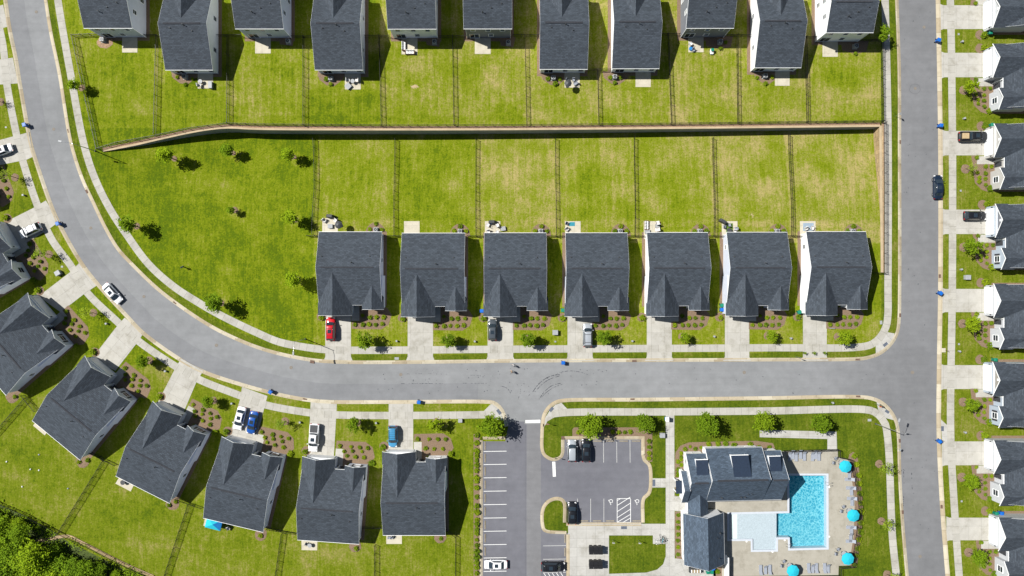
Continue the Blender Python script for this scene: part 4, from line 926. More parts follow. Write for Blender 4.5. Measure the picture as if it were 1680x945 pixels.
    for x in (1128, 1160, 1225, 1250): window_part(t, X(x), Y(736.5 + 2.6 if x < 1150 else (728.5 + 2.6 if x < 1240 else 736.6)), 1.7, 1.2, 1.5, math.pi / 2)
    for y in (752, 800): window_part(t, X(1121.6 if y < 760 else 1113.1), Y(y), 1.7, 1.0, 1.4, math.pi)
    d = MB(); d.box(X(1113) , Y(790), 1.1, .06, 1.6, 2.2); d.build('front_door', M['shutter'], t)
    for y in (850, 875, 900): window_part(t, X(1115.2), Y(y), 1.8, 1.0, 1.2, math.pi)
    for x in (1175, 1205, 1235, 1260): window_part(t, X(x), Y(810.3), 1.2, 1.9, 2.1, -math.pi / 2, door=True)
    for y in (845, 880): window_part(t, X(1174.4), Y(y), 1.7, 1.4, 1.4, 0)
    # entrance canopy
    c = MB(); c.box(X(1108.5), Y(791), 2.7, 1.3, 2.6, .14); c.build('entrance_canopy', M['dormer_roof'], t)
    for y in (782, 800):
        q = MB(); q.box(X(1104.5), Y(y), 1.32, .16, .16, 2.62); q.build('canopy_post', M['trim'], t)
clubhouse()
# ================================================================ trees and shrubs
def leaves(mb, centers, n, size, spread, rng, m=0):
    for c in centers:
        for _ in range(n):
            p = [c[i] + rng.gauss(0, spread * (1 if i < 2 else .75)) for i in range(3)]
            a = rng.uniform(0, 6.28); tl = rng.uniform(-1.0, 1.0); s = size * rng.uniform(.6, 1.3)
            u = (math.cos(a) * s, math.sin(a) * s, rng.uniform(-.35, .35) * s); v = (-math.sin(a) * s * .6 * math.cos(tl), math.cos(a) * s * .6 * math.cos(tl), math.sin(tl) * s * .6)
            mb.add([(p[0] - u[0], p[1] - u[1], p[2] - u[2]), (p[0] + v[0], p[1] + v[1], p[2] + v[2]), (p[0] + u[0], p[1] + u[1], p[2] + u[2]), (p[0] - v[0], p[1] - v[1], p[2] - v[2])], [(0, 1, 2, 3)], m)
def make_tree(seed, r, h, nc, nl, size, mat, name='young_tree', zc=.62, flat=.8, spread=.28, cat='tree', trunk=.07):
    rng = random.Random(seed); t = thing(name, 'tree', cat)
    tr = MB(); zt = h * .42; tr.tube([(0, 0, -.1), (.03, .02, zt * .5), (-.02, .03, zt), (0, 0, h * .85)], [trunk, trunk * .8, trunk * .65, trunk * .2], 8); cen = []
    for i in range(7):
        a = i * 2.4 + rng.uniform(-.4, .4); z0 = zt * rng.uniform(.8, 1.3); L = r * rng.uniform(.6, .95)
        e = (math.cos(a) * L, math.sin(a) * L, z0 + h * rng.uniform(.18, .38)); tr.tube([(0, 0, z0), (e[0] * .5, e[1] * .5, (z0 + e[2]) / 2 + .1), e], [trunk * .45, trunk * .3, trunk * .12], 5); cen.append(e)
    tr.build('trunk', M['bark'], t)
    lobes = [(rng.uniform(.75, 1.15)) for _ in range(9)]
    while len(cen) < nc:
        a = rng.uniform(0, 6.28); q = rng.uniform(.0, 1) ** .5; k = lobes[int(a / 6.283 * 9) % 9]; ph = rng.uniform(-1, 1)
        rr = r * q * k * math.sqrt(max(0.05, 1 - ph * ph)) ; cen.append((math.cos(a) * rr, math.sin(a) * rr, h * zc + ph * h * .34 * flat))
    lv = MB(); leaves(lv, cen, nl, size, spread, rng); lv.build('crown', M[mat], t); return t
STREET = [make_tree(s, 1.15, 4.4, 42, 26, .145, 'leaf', spread=.2) for s in (1, 2, 3)]
THIN = [make_tree(s, 1.0, 4.2, 16, 16, .12, 'leaf_thin', spread=.24) for s in (5, 6)]
PARKT = [make_tree(s, 1.2, 4.8, 40, 26, .145, 'leaf_park', spread=.22, trunk=.09) for s in (8, 9)]
BIG = [make_tree(s, 1.8, 5.6, 70, 26, .17, 'leaf', 'shade_tree', spread=.3, trunk=.12) for s in (12, 13)]
def tree(kind, px, py, label, group, s=1.0, ring=6.5, dx=0, dy=0):
    x, y, z = G(px, py)
    if ring: disc(px, py, ring)
    k = s * R.uniform(.93, 1.07)
    return place(R.choice(kind), (x, y, z), R.uniform(0, 6.28), label, group, (k, k, k * R.uniform(.94, 1.05)))
g1 = 'young street trees in front lawns'
for i, (x, y, s) in enumerate([(603, 556, 1.25), (738, 556.5, 1.08), (866, 555, 1.1), (988, 552.5, 1.12), (1119, 552.5, .9), (1259, 550.5, .92), (1374, 552.5, 1.12)]):
    tree(STREET, x, y, 'small round tree on the front lawn of the %s middle row house' % ORD[i + 1], g1, s)
for i, (x, y, s, k) in enumerate([(1581, 148, 1.05, STREET), (1584, 277, .8, THIN), (1581, 405.5, 1.2, STREET), (1579, 531, 1.15, STREET), (1580, 659.5, 1.05, STREET), (1578, 783, 1.1, STREET), (1589, 906, 1.2, STREET)]):
    tree(k, x, y, 'small bright tree by the front bed of the %s right column house' % ORD[i + 2], 'young trees along the right column of houses', s, 7.5)
for i, (x, y, s, k) in enumerate([(1, 167, .8, THIN), (24.5, 291, 1.0, THIN), (80, 417, 1.0, THIN), (153, 513, 1.0, THIN), (245, 591, 1.05, STREET), (350, 657, .95, STREET), (468, 691, .95, THIN), (586, 693, 1.0, STREET), (716, 692, 1.0, STREET)]):
    tree(k, x, y, 'thin young tree, %s from the top along the outer side of the curve' % ORD[i + 1], 'young trees along the outer side of the curve', s)
pk = [(285, 261, 1.2, 'upper left of the open lawn, near the retaining wall end'), (381, 252, 1.0, 'just below the retaining wall, middle of the open lawn'), (481, 259, 1.05, 'top right of the open lawn near the fence'), (384, 346, .65, 'alone in the centre of the open lawn'), (224, 371, 1.2, 'beside the curved pavement, left side of the open lawn'), (484, 361, 1.2, 'right side of the open lawn beside the middle row fence corner'), (488, 459, 1.2, 'right side of the open lawn beside the first middle row house'), (363, 497, 1.35, 'lower edge of the open lawn by the pavement'), (134, 144, 1.0, 'between pavement and fence at the upper left yard')]
for i, (x, y, s, d) in enumerate(pk): tree(PARKT, x, y, 'young dark green tree %s' % d, 'young trees on the open lawn', s, 5.5 if i != 3 else 6.5)
tree(STREET, 1437, 63, 'small bright tree between the top right house and the pavement', None, 1.05, 0)
for i, (x, y) in enumerate([(1442, 761), (1446, 855), (1455, 942)]): tree(THIN, x, y, 'sparse young tree by the clubhouse lawn pavement, %s from the top' % ORD[i + 1], 'sparse trees beside the clubhouse pavement', 1.1)
for x, y, s, d in [(966, 692, 1.2, 'left one above the black parked cars'), (1052, 690.5, .95, 'at the top right corner of the parking stalls'), (1150, 690.5, 1.15, 'on the clubhouse lawn just right of the blue sign'), (1241, 687, 1.1, 'at the left end of the short clubhouse path'), (1336, 689.5, 1.05, 'right end of the clubhouse lawn'), (806, 693, 1.15, 'at the street corner above the long parking row')]:
    tree(BIG, x, y, 'leafy shade tree %s' % d, 'shade trees around the clubhouse parking', s, 0)
# the woods in the lower left corner: tall crowns one can tell apart
WOOD = [make_tree(s, r, h, 95, 30, .2, 'leaf_wood', 'woodland_tree', zc=.66, flat=.75, spread=.42, trunk=.2) for s, r, h in ((21, 2.9, 7.5), (22, 2.4, 6.5), (23, 3.3, 8.5), (24, 2.1, 5.2))]
spots = []; rg = random.Random(5); tries = 0
def woodtop(px): return np.interp(px, [-60, 0, 45, 75, 100, 118, 135, 180, 215, 250, 330], [800, 828, 848, 866, 880, 889, 897, 920, 937, 952, 1000])
while len(spots) < 92 and tries < 6000:
    tries += 1; x = rg.uniform(-60, 300); y = rg.uniform(815, 1010)
    if y < woodtop(x) + 5: continue
    if 55 < x < 118 and 872 < y < 900: continue
    if any(math.dist((x, y), q) < 15 for q in spots): continue
    spots.append((x, y))
spots.sort(key=lambda q: q[1])
for i, (x, y) in enumerate(spots):
    d = y - woodtop(x); X_, Y_ = W(x, y); k = (.42 if d < 12 else .62 if d < 22 else .8 if d < 35 else 1.0) * rg.uniform(.85, 1.12)
    place(WOOD[rg.randrange(4)], (X_, Y_, -1.2 if d > 18 else -.3), rg.uniform(0, 6.28), 'leafy tree crown in the dense woods filling the lower left corner', 'woodland trees in the lower left corner', (k, k, k))
# undergrowth between them
def undergrowth():
    rng = random.Random(9); mb = MB(); c = []
    for _ in range(900):
        x = rng.uniform(-80, 310); y = rng.uniform(812, 1030)
        if y < woodtop(x) - 4: continue
        if 58 < x < 116 and 879 < y < 893: continue
        X_, Y_ = W(x, y); c.append((X_, Y_, GZ + .1 + .35 * rng.random()))
    leaves(mb, c, 46, .17, .6, rng); o = mb.build('undergrowth', M['leaf_wood']); tag(o, 'leafy green undergrowth covering the ground between the woodland trees', 'undergrowth', kind='stuff')
undergrowth()
slab('woodland_floor', [(-90, 812), (0, 826), (45, 847), (75, 864), (100, 880), (115, 890), (135, 899), (180, 922), (250, 954), (340, 1000), (340, 1040), (-90, 1040)], simple('leaf_litter', (.05, .07, .015, 1), .95, 0, .4, 4), GZ + .02)
def make_shrub(seed, mat='shrub'):
    rng = random.Random(seed); t = thing('shrub', 'shrub', 'shrub'); mb = MB(); c = []
    for i in range(26):
        a = rng.uniform(0, 6.28); ph = rng.uniform(-.2, 1); rr = math.sqrt(max(0, 1 - ph * ph)) * rng.uniform(.55, .95); c.append((math.cos(a) * rr * .8, math.sin(a) * rr * .8, .45 + ph * .5))
    leaves(mb, c, 13, .2, .17, rng); mb.build('foliage', M[mat], t)
    s = MB()
    for i in range(4):
        a = i * 1.6; s.tube([(0, 0, -.1), (math.cos(a) * .35, math.sin(a) * .35, .6)], [.05, .02], 5)
    s.build('stem', M['bark'], t); return t
SHP = {'shrub': [make_shrub(31), make_shrub(32), make_shrub(33)], 'bright': [make_shrub(34, 'shrub_y')]}
def add_shrubs(L, phrase, key='shrub'):
    for x, y, r in L:
        X_, Y_, z = G(x, y, .3); SHR.append((X_, Y_, r, phrase, key))
add_shrubs([(782, y + 709 - 709, 3.6) for y in []], '')
add_shrubs([(782, 709 + y, R.uniform(3.3, 4.6)) for y in (6, 20, 46, 70, 95, 125, 158, 187, 215, 252, 275, 300, 325, 365, 395, 425, 460, 485, 525, 550, 575, 605, 640, 665, 708, 742, 782, 820, 858, 888, 925)] if False else [(782, 709 + y / 4, R.uniform(3.2, 4.3)) for y in (20, 70, 125, 158, 187, 215, 252, 300, 325, 365, 425, 485, 525, 575, 605, 640, 665, 708, 742, 782, 820, 858, 888, 925)], 'HEDGE')
add_shrubs([(1065, y, 3.2) for y in (724, 733.5, 743.5, 752)] + [(x, 709, 3) for x in (949, 1005, 1015, 1025, 1034, 1066)], 'PARKING')
add_shrubs([(1112.5, y, 3) for y in (845, 856.5, 866, 877, 887, 898, 910)], 'CLUBWEST')
add_shrubs([(1124, 737, 2.8), (1132.5, 733, 2.2), (1141, 736, 2.8), (1150.5, 734, 2.8), (1162.5, 729.5, 4), (1178, 729, 3.6), (1190.5, 728.5, 3.6), (1204, 731, 4), (1231, 729, 3.6), (1246, 733.5, 2.6), (1263, 733.5, 2.8), (1117.5, 744, 2.6), (1117.5, 750, 2.6), (1117.5, 754.5, 2.6), (1112, 758, 2.8), (1118, 763, 3), (1112.5, 770, 3)], 'CLUBNORTH')
add_shrubs([(1112.5, 778.5, 4), (1112.5, 809, 3.6)], 'CLUBDOOR', 'bright')
add_shrubs([(1402, 748, 3.8), (1405, 762, 4), (1409, 780, 4.2), (1410, 793.5, 4.2), (1411, 809.5, 4.2), (1412.5, 825, 4.2), (1413, 840, 4), (1413, 858, 4), (1412, 873, 4), (1409.5, 885, 4), (1407, 900, 3.8), (1405, 911.5, 3.6), (1402, 927, 3.4), (1177, 938, 3)], 'POOL')
MAC = [616, 754.5, 887.5, 1018, 1149, 1276, 1400]
for i, x in enumerate(MAC): 
    add_shrubs([(x + .5, 367 if i == 0 else 371, 3.2), (x - 9.5, 376 if i == 0 else 379, 3.2), (x + 10, 377 if i == 0 else 379, 3.2)], 'beside the air conditioner behind the %s middle row house' % ORD[i + 1])
add_shrubs([(290, 126, 2.8), (315.5, 129, 2.6), (304, 138, 3)], 'in the mulch behind the second top row house')
add_shrubs([(535, 129.5, 3), (542.5, 138, 3.2)], 'in the mulch behind the fourth top row house')
add_shrubs([(899, 129, 3), (911, 137, 3.2), (919, 129, 2.8)], 'in the mulch behind the seventh top row house')
add_shrubs([(1001, 127, 3), (1009, 135.5, 3.2), (1018, 127, 2.8)], 'in the mulch behind the eighth top row house')
add_shrubs([(1242.5, 127, 3), (1256, 137, 3.2), (1267, 126, 2.8)], 'in the mulch behind the tenth top row house')
add_shrubs([(1191, 69, 3), (1182.5, 79, 2.8)], 'behind the ninth top row house'); add_shrubs([(1404, 87.5, 2.8)], 'behind the last house on the right of the top row')
add_shrubs([(24, 651, 3)], 'at the back corner of the second house along the curve'); add_shrubs([(129, 758, 3), (143, 755, 2.8)], 'at the back corner of the third house along the curve'); add_shrubs([(277, 829, 2.8), (288, 823, 2.8)], 'at the back corner of the fourth house along the curve'); add_shrubs([(427, 879, 3)], 'at the back corner of the fifth house along the curve'); add_shrubs([(584, 900, 3)], 'at the back corner of the sixth house along the curve'); add_shrubs([(723, 884, 3)], 'at the back corner of the seventh house along the curve')
PH = {'HEDGE': 'clipped shrub in the long hedge row left of the parking lot', 'PARKING': 'small shrub in the mulch bed edging the upper parking stalls', 'CLUBWEST': 'small shrub in the narrow bed left of the clubhouse south wing', 'CLUBNORTH': 'low shrub in the curved bed above the clubhouse', 'CLUBDOOR': 'bright yellow-green shrub beside the clubhouse entrance', 'POOL': 'shrub in the curved mulch strip outside the pool fence'}
for (x, y, r, ph, key) in SHR:
    lab = PH.get(ph)
    if not lab:
        if ph.startswith('the '): lab = 'small shrub in the front beds of ' + ph
        else: lab = 'small shrub ' + ph
    k = r / 8 / .82 * R.uniform(.9, 1.12)
    place(R.choice(SHP[key]), (x, y, tz(x, y)), R.uniform(0, 6.28), lab, 'shrubs: ' + (ph if ph not in PH else lab), (k, k, k * R.uniform(.85, 1.1)))
# ================================================================ fences
postm = MB(); postm.box(0, 0, .66, .07, .07, 1.36); postm.box(0, 0, 1.36, .09, .09, .05); 
PO = postm.build('post', M['black']); POST = PO.data; bpy.data.objects.remove(PO)
def fence(pts, label, group=None, h=1.3, sp=1.95, raw=False, pk=.13):
    P = [(*W(*p), tz(*W(*p))) if raw else G(*p) for p in pts]
    t = thing('metal_fence', label, 'fence', (P[0][0], P[0][1], 0), 0, group); mb = MB(); o0 = Vector((P[0][0], P[0][1], 0)); posts = []
    for a, b in zip(P, P[1:]):
        L = math.dist(a[:2], b[:2]); n = max(1, round(L / sp)); prev = None
        for i in range(n + 1):
            f = i / n; x = a[0] + (b[0] - a[0]) * f; y = a[1] + (b[1] - a[1]) * f; z = tz(x, y); q = Vector((x, y, z)) - o0
            if not posts or (posts[-1] - q).length > .2: posts.append(q)
            if prev is not None:
                for zz in (h - .04, h - .2, .16): mb.beam(prev + Vector((0, 0, zz)), q + Vector((0, 0, zz)), .035, .035)
                m_ = max(2, int((q - prev).length / pk))
                for j in range(1, m_):
                    s = prev.lerp(q, j / m_); mb.box(s.x, s.y, s.z + h / 2 + .03, .022, .022, h - .1)
            prev = q
    mb.build('fence_panels', M['black'], t)
    for q in posts[:100]:
        p = bpy.data.objects.new('post', POST); C.objects.link(p); p.parent = t; p.location = q
    return t
gN = 'black metal fences between upper back yards'
tf = [[(260, 61), (256, 221)], [(376, 60), (375.5, 203)], [(499.5, 62), (499.5, 207)], [(623, 60), (627, 207)], [(743, 60), (745, 206)], [(861, 60), (864, 206)], [(980, 116), (982, 205)], [(1095, 57), (1101, 204)], [(1208, 59), (1209.5, 203)], [(1320, 62), (1323, 202)]]
for i, p in enumerate(tf): fence(p, 'black fence between back yards of the %s and %s top row houses' % (ORD[i + 1], ORD[i + 2]), gN)
fence([(165, 58), (122, 60), (163, 246)], 'black metal fence round the first upper yard, along the left pavement'); fence([(1412, 68), (1445, 68), (1446, 201)], 'black metal fence along the right pavement, above the long retaining wall')
fence([(163, 245), (195, 235), (257, 224), (312, 212), (375, 203.5), (420, 205), (640, 207), (840, 206.5), (1050, 204.5), (1260, 202), (1446, 200)], 'long black metal fence along the top of the retaining wall')
for i, (a, b, y) in enumerate([(241, 261, 60), (358, 398, 60), (481, 520, 62), (600, 640, 61), (721, 764, 62), (841, 884, 60), (961, 1001, 116), (1076, 1114, 58), (1189, 1229, 60), (1304, 1338, 63)]):
    fence([(a, y), (b, y)], 'short black fence closing the gap between the %s and %s top row houses' % (ORD[i + 1], ORD[i + 2]), 'short fences between the upper houses')
lf = [[(515.5, 229), (518, 310), (514, 385)], [(649, 229), (647.5, 387)], [(781, 229), (781, 388)], [(911, 228), (912, 388)], [(1040, 227), (1041, 387)], [(1168.5, 227), (1170.5, 387)], [(1293, 222), (1297.5, 387)]]
for i, p in enumerate(lf): fence(p, 'black fence left of the %s middle row back yard' % ORD[i + 1], 'black metal fences between lower back yards')
for i, (a, b) in enumerate([(505, 531), (633, 664), (767, 796), (896, 926), (1026, 1056), (1155, 1184), (1282, 1312)]):
    fence([(a, 387), (b, 387.5)], 'short black fence joining the left back corner of the %s middle row house' % ORD[i + 1], 'short fences between the middle row houses')
fence([(1449.5, 202), (1450, 300), (1450, 448), (1409, 447)], 'black metal fence along the right pavement, below the long retaining wall', raw=True)
cf = [[(46, 652), (-10, 716)], [(172, 756), (100, 872)], [(312, 826), (269, 955)], [(464, 874), (451, 965)], [(616, 893), (616, 965)], [(748, 879), (747.5, 965)]]
for i, p in enumerate(cf): fence(p, 'black metal fence running down the lawn behind the %s house along the curve' % ORD[i + 2], 'black metal fences behind the curved street houses')
for i, p in enumerate([[(40, 648), (62, 674)], [(152, 742), (193, 762)], [(291, 817), (334, 832)], [(440, 866), (488, 874)], [(596, 864), (632, 864)], [(733, 868), (748, 879)]]):
    fence(p, 'short black fence at the lower right corner of the %s house along the curve' % ORD[i + 2], 'short fences beside the curved street houses')
fence([(-20, 812), (0, 823), (42, 841), (75, 859), (100, 873), (114, 880)], 'black metal fence along the top edge of the woods'); fence([(114, 880), (150, 896), (215, 929), (250, 944), (300, 966)], 'black metal fence on top of the low wall beside the woods')
fence([(1284, 738.5), (1373.5, 736.5), (1374, 749), (1394, 753), (1399, 780), (1405.5, 809), (1408, 834), (1405.5, 864), (1399.5, 904), (1396.5, 927), (1375.5, 928.5), (1375.5, 943), (1196, 945.5)], 'black metal fence around the pool deck', raw=True, h=1.5)
# ================================================================ vehicles
def carmats(name, col, rough=.3, coat=.8, metal=0.0):
    m, nt, b = newmat(name); b.inputs['Base Color'].default_value = col; b.inputs['Roughness'].default_value = rough; b.inputs['Coat Weight'].default_value = coat; b.inputs['Coat Roughness'].default_value = .08; b.inputs['Metallic'].default_value = metal
    f = noise(nt, coords(nt), 40, 2); nt.links.new(ramp(nt, f, [(.3, sc(col, .94)), (.7, sc(col, 1.05))]), b.inputs['Base Color']); return m
PAINT = {'white': carmats('white_car_paint', (.72, .73, .74, 1)), 'silver': carmats('silver_car_paint', (.42, .45, .48, 1), .3, .8, .4), 'black': carmats('black_car_paint', (.008, .009, .012, 1), .35, .25), 'grey': carmats('grey_car_paint', (.055, .065, .075, 1)), 'red': carmats('red_car_paint', (.42, .005, .012, 1)), 'blue': carmats('blue_car_paint', (.008, .065, .28, 1)), 'sky': carmats('pale_blue_car_paint', (.045, .22, .40, 1)), 'navy': carmats('navy_car_paint', (.008, .016, .032, 1))}
def vehicle(kind, paint, px, py, ang, label, L=4.7, Wd=1.85, zbase=None, roof=None, rack=False, load=None, sun=True):
    """ang: direction of the nose in the plan, degrees counter-clockwise from right"""
    x, y = W(px, py); z = ZR if zbase is None else zbase
    # the roof leans outward from the camera: put the wheels under it
    x *= (H - .9) / H; y *= (H - .9) / H
    t = thing({'sedan': 'sedan_car', 'suv': 'suv_car', 'pickup': 'pickup_truck'}[kind], label, {'sedan': 'car', 'suv': 'car', 'pickup': 'pickup truck'}[kind], (x, y, z), math.radians(ang)); P = PAINT[paint]
    h = L / 2; w = Wd / 2; belt = {'sedan': .92, 'suv': 1.05, 'pickup': 1.12}[kind]; top = {'sedan': 1.45, 'suv': 1.75, 'pickup': 1.85}[kind]
    hood = belt - (.06 if kind == 'sedan' else .03)
    if kind == 'sedan': c0, c1, c2, c3, tail = h - 1.15, h - 1.95, -h + 1.25, -h + .7, belt - .02
    elif kind == 'suv': c0, c1, c2, c3, tail = h - 1.15, h - 1.75, -h + .5, -h + .16, belt
    else: c0, c1, c2, c3, tail = h - 1.35, h - 2.0, h - 3.55, h - 3.8, belt - .02
    st = [(-h, .80, .42, .80), (-h + .12, .92, .3, tail - .06), (-h + .5, .98, .25, tail), (c3, 1, .22, tail + .0), (0, 1, .22, belt), (c0, .99, .22, hood + .02), (h - .75, .97, .24, hood - .05), (h - .3, .90, .27, hood - .14), (h - .08, .78, .32, hood - .26), (h, .62, .4, hood - .36)]
    bd = MB(); rings = []
    for X_, k, z0, z1 in st:
        ww = w * k; rings.append([(X_, -ww * .75, z0), (X_, -ww * .97, z0 + .1), (X_, -ww, (z0 + z1) / 2), (X_, -ww * .96, z1 - .1), (X_, -ww * .84, z1 - .01), (X_, -ww * .4, z1 + .03), (X_, ww * .4, z1 + .03), (X_, ww * .84, z1 - .01), (X_, ww * .96, z1 - .1), (X_, ww, (z0 + z1) / 2), (X_, ww * .97, z0 + .1), (X_, ww * .75, z0)])
    bd.loft(rings, 0, True, True)
    # cabin shell
    bw, tw = w * .90, w * .70
    def cr(X_, ww, z): return [(X_, -ww, z), (X_, ww, z)]
    bz = belt - .05; B = [(c0, -bw), (c0, bw), (c3, bw), (c3, -bw)]; T = [(c1, -tw), (c1, tw), (c2, tw), (c2, -tw)]
    bd.add([(a, b, bz) for a, b in B] + [(a, b, top - .05) for a, b in T], [(0, 1, 5, 4), (1, 2, 6, 5), (2, 3, 7, 6), (3, 0, 4, 7), (4, 5, 6, 7)], 0)
    if kind == 'pickup':   # bed walls
        pass
    o_body = bd.build('body', P, t)
    rf = MB(); n = 5; rr = []
    for i, (X_, kk, zz) in enumerate([(c1 + .06, .80, top - .07), (c1 - .12, .97, top - .015), ((c1 + c2) / 2, 1, top + .015), (c2 + .12, .97, top - .015), (c2 - .06, .82, top - .07)]):
        ww = tw * kk * 1.04; rr.append([(X_, -ww, zz - .05), (X_, -ww, zz - .015), (X_, -ww * .8, zz + .012), (X_, 0, zz + .03), (X_, ww * .8, zz + .012), (X_, ww, zz - .015), (X_, ww, zz - .05)])
    rf.loft(rr, 0, True, True); o_roof = rf.build('roof', roof or P, t)
    if sun:
        s = MB(); s.rbox((c1 + c2) / 2 + .15, 0, top + .045, .75, tw * 1.15, .02, .02); s.build('sunroof', M['glass'], o_roof)
    def pane(name, a, b, c, d, bulge=0, off=.02, seg=5, inset=.07):
        """glass panel between lower edge a-b and upper edge d-c"""
        a, b, c, d = map(Vector, (a, b, c, d)); nr = (b - a).cross(d - a).normalized()
        if nr.z < 0: nr = -nr
        g = MB(); rows = []
        for v in (inset, 1 - inset):
            row = []
            for i in range(seg + 1):
                u = .04 + .92 * i / seg; p = a.lerp(b, u).lerp(d.lerp(c, u), v); p = p + nr * off; p.x += bulge * (1 - (2 * u - 1) ** 2); row.append(p)
            rows.append(row)
        vs = [tuple(p) for r_ in rows for p in r_]; fs = [(i, i + 1, seg + 2 + i, seg + 1 + i) for i in range(seg)]
        g.add(vs, fs, 0, None, True); return g.build(name, M['glass'], t)
    pane('windshield', (c0 + .1, -bw, bz), (c0 + .1, bw, bz), (c1, tw, top - .06), (c1, -tw, top - .06), .14, .05)
    pane('rear_window', (c3 - .04, -bw, bz), (c3 - .04, bw, bz), (c2, tw, top - .06), (c2, -tw, top - .06), -.06, .04)
    for s in (-1, 1): pane('side_window', (c0 - .25, s * bw, bz + .05), (c3 + .2, s * bw, bz + .05), (c2 + .08, s * tw, top - .06), (c1 - .08, s * tw, top - .06), 0, .025, 3)
    # wheels
    for sx in (h - .95, -h + .95 + (.15 if kind == 'pickup' else 0)):
        for s in (-1, 1):
            wm = MB(); r_ = .34 if kind == 'sedan' else .39; nn = 16
            wm.loft([[(sx + r_ * math.cos(2 * math.pi * i / nn), s * (w - .02) - s * q, r_ + r_ * math.sin(2 * math.pi * i / nn)) for i in range(nn)] for q in (0, .22)], 0, True, True); o = wm.build('wheel', M['tyre'], t)
            q = MB(); q.loft([[(sx + .22 * math.cos(2 * math.pi * i / 10), s * (w + q_), r_ + .22 * math.sin(2 * math.pi * i / 10)) for i in range(10)] for q_ in (-.05, .0)], 0, True); q.build('rim', M['rim'], o)
            mm = None
    for s in (-1, 1):
        l = MB(); l.box(h - .22, s * w * .72, hood - .24, .3, .34, .12, -s * .35); l.build('headlight', M['lamp_w'], t)
        l = MB(); l.box(-h + .04, s * w * .74, tail - .2, .12, .3, .18); l.build('tail_light', M['lamp_r'], t)
        l = MB(); l.rbox(c0 - .22, s * (w + .12), belt + .06, .14, .26, .16, .03); l.build('side_mirror', P if paint not in ('red',) else M['black'], t)
    bm_ = MB(); bm_.box(h - .04, 0, .5, .1, Wd * .55, .2); bm_.build('grille', M['black'], t)
    if rack:
        for s in (-1, 1):
            r_ = MB(); r_.tube([(c1 - .1, s * tw * .92, top + .06), (c2 + .1, s * tw * .92, top + .06)], .022, 6); r_.build('roof_rail', M['black'], t)
        for X_ in (c1 - .45, c2 + .5) if rack is True else [c1 - .3 - i * .42 for i in range(int((c1 - c2) / .42))]:
            r_ = MB(); r_.box(X_, 0, top + .09, .07, tw * 1.9, .03); r_.build('crossbar', M['black'], t)
    if kind == 'pickup':
        b = MB(); x0, x1 = -h + .16, c3 - .12; xm = (x0 + x1) / 2
        b.box(xm, 0, belt + .042, x1 - x0, Wd * .78, .02); b.build('truck_bed', M['dkgrey'] if not load else M['black'], t)
        e = MB()
        for s in (-1, 1): e.box(xm, s * w * .86, belt + .07, x1 - x0 + .1, .13, .12)
        e.box(x0 - .02, 0, belt + .07, .12, Wd * .8, .12); e.box(x1 + .03, 0, belt + .07, .1, Wd * .8, .12); e.build('bed_rail', P, t)
        if load:
            q = MB(); q.rbox(xm, 0, belt + .24, (x1 - x0) * .72, Wd * .56, .36, .04); o = q.build('cargo_box', M[load], None, None); o.location = t.location; o.rotation_euler = t.rotation_euler; tag(o, 'tan square load in the bed of the black pickup truck', 'cargo box')
    return t
vehicle('sedan', 'white', 2, 247, 200, 'white car on the drive at the upper left edge, cut off by the frame', 4.5, 1.8)
vehicle('suv', 'white', 49.5, 378, 205, 'white SUV with black roof bars on the drive left of the curve', 4.6, 1.85, rack=True, sun=False)
vehicle('sedan', 'white', 183.5, 481.5, -48, 'white sedan parked along the kerb of the curved street', 4.8, 1.85, zbase=0)
vehicle('suv', 'red', 542.5, 539.5, 90, 'bright red SUV with black roof rails on the first middle row drive', 4.7, 1.9, rack=True)
vehicle('suv', 'grey', 808, 541, 90, 'dark grey car on the drive of the third middle row house', 4.3, 1.85)
vehicle('suv', 'silver', 964, 550, 90, 'silver SUV overhanging the pavement on the fourth middle row drive', 4.8, 1.95, rack=True, sun=False)
vehicle('pickup', 'black', 1596.5, 224, 0, 'black pickup truck with tan load in its bed', 5.9, 2.05, load='tanload')
vehicle('sedan', 'navy', 1540, 306.5, 90, 'dark navy car parked along the right kerb of the straight street', 4.9, 1.9, zbase=0)
vehicle('suv', 'black', 1599.5, 354, 0, 'black SUV on the fourth drive down the right column', 4.5, 1.9)
vehicle('sedan', 'white', 393, 686.5, -103.5, 'white sedan with dark sunroof beside the blue car on a shared drive', 4.8, 1.85)
vehicle('sedan', 'blue', 414, 693.5, -101.5, 'deep blue car beside the white sedan on a shared drive', 4.7, 1.85)
vehicle('pickup', 'white', 515, 718, -94, 'white pickup truck with empty dark bed on the sixth curve drive', 5.7, 2.0)
vehicle('suv', 'sky', 644.5, 716, -90, 'blue off-road SUV with slatted roof rack on the last curve drive', 4.4, 1.85, rack=2, sun=False)
vehicle('suv', 'silver', 938.5, 739.5, 90, 'silver hatchback with reflective blue windshield in the upper stalls', 4.5, 1.85, zbase=.01, sun=False)
vehicle('suv', 'black', 961.5, 739, 90, 'black car parked right of the silver hatchback in the upper stalls', 4.7, 1.9, zbase=.01)
vehicle('suv', 'black', 938.5, 842, 90, 'black car parked beside the grass island at the lower stalls', 4.6, 1.9, zbase=.01)
vehicle('suv', 'black', 907.5, 930, 0, 'black SUV at the bottom edge beside the plaza kerb', 4.9, 1.9, zbase=.01, load=None, rack=True)
vehicle('sedan', 'white', 813, 927, 180, 'white car in the long left parking row at the bottom', 4.7, 1.85, zbase=.01)
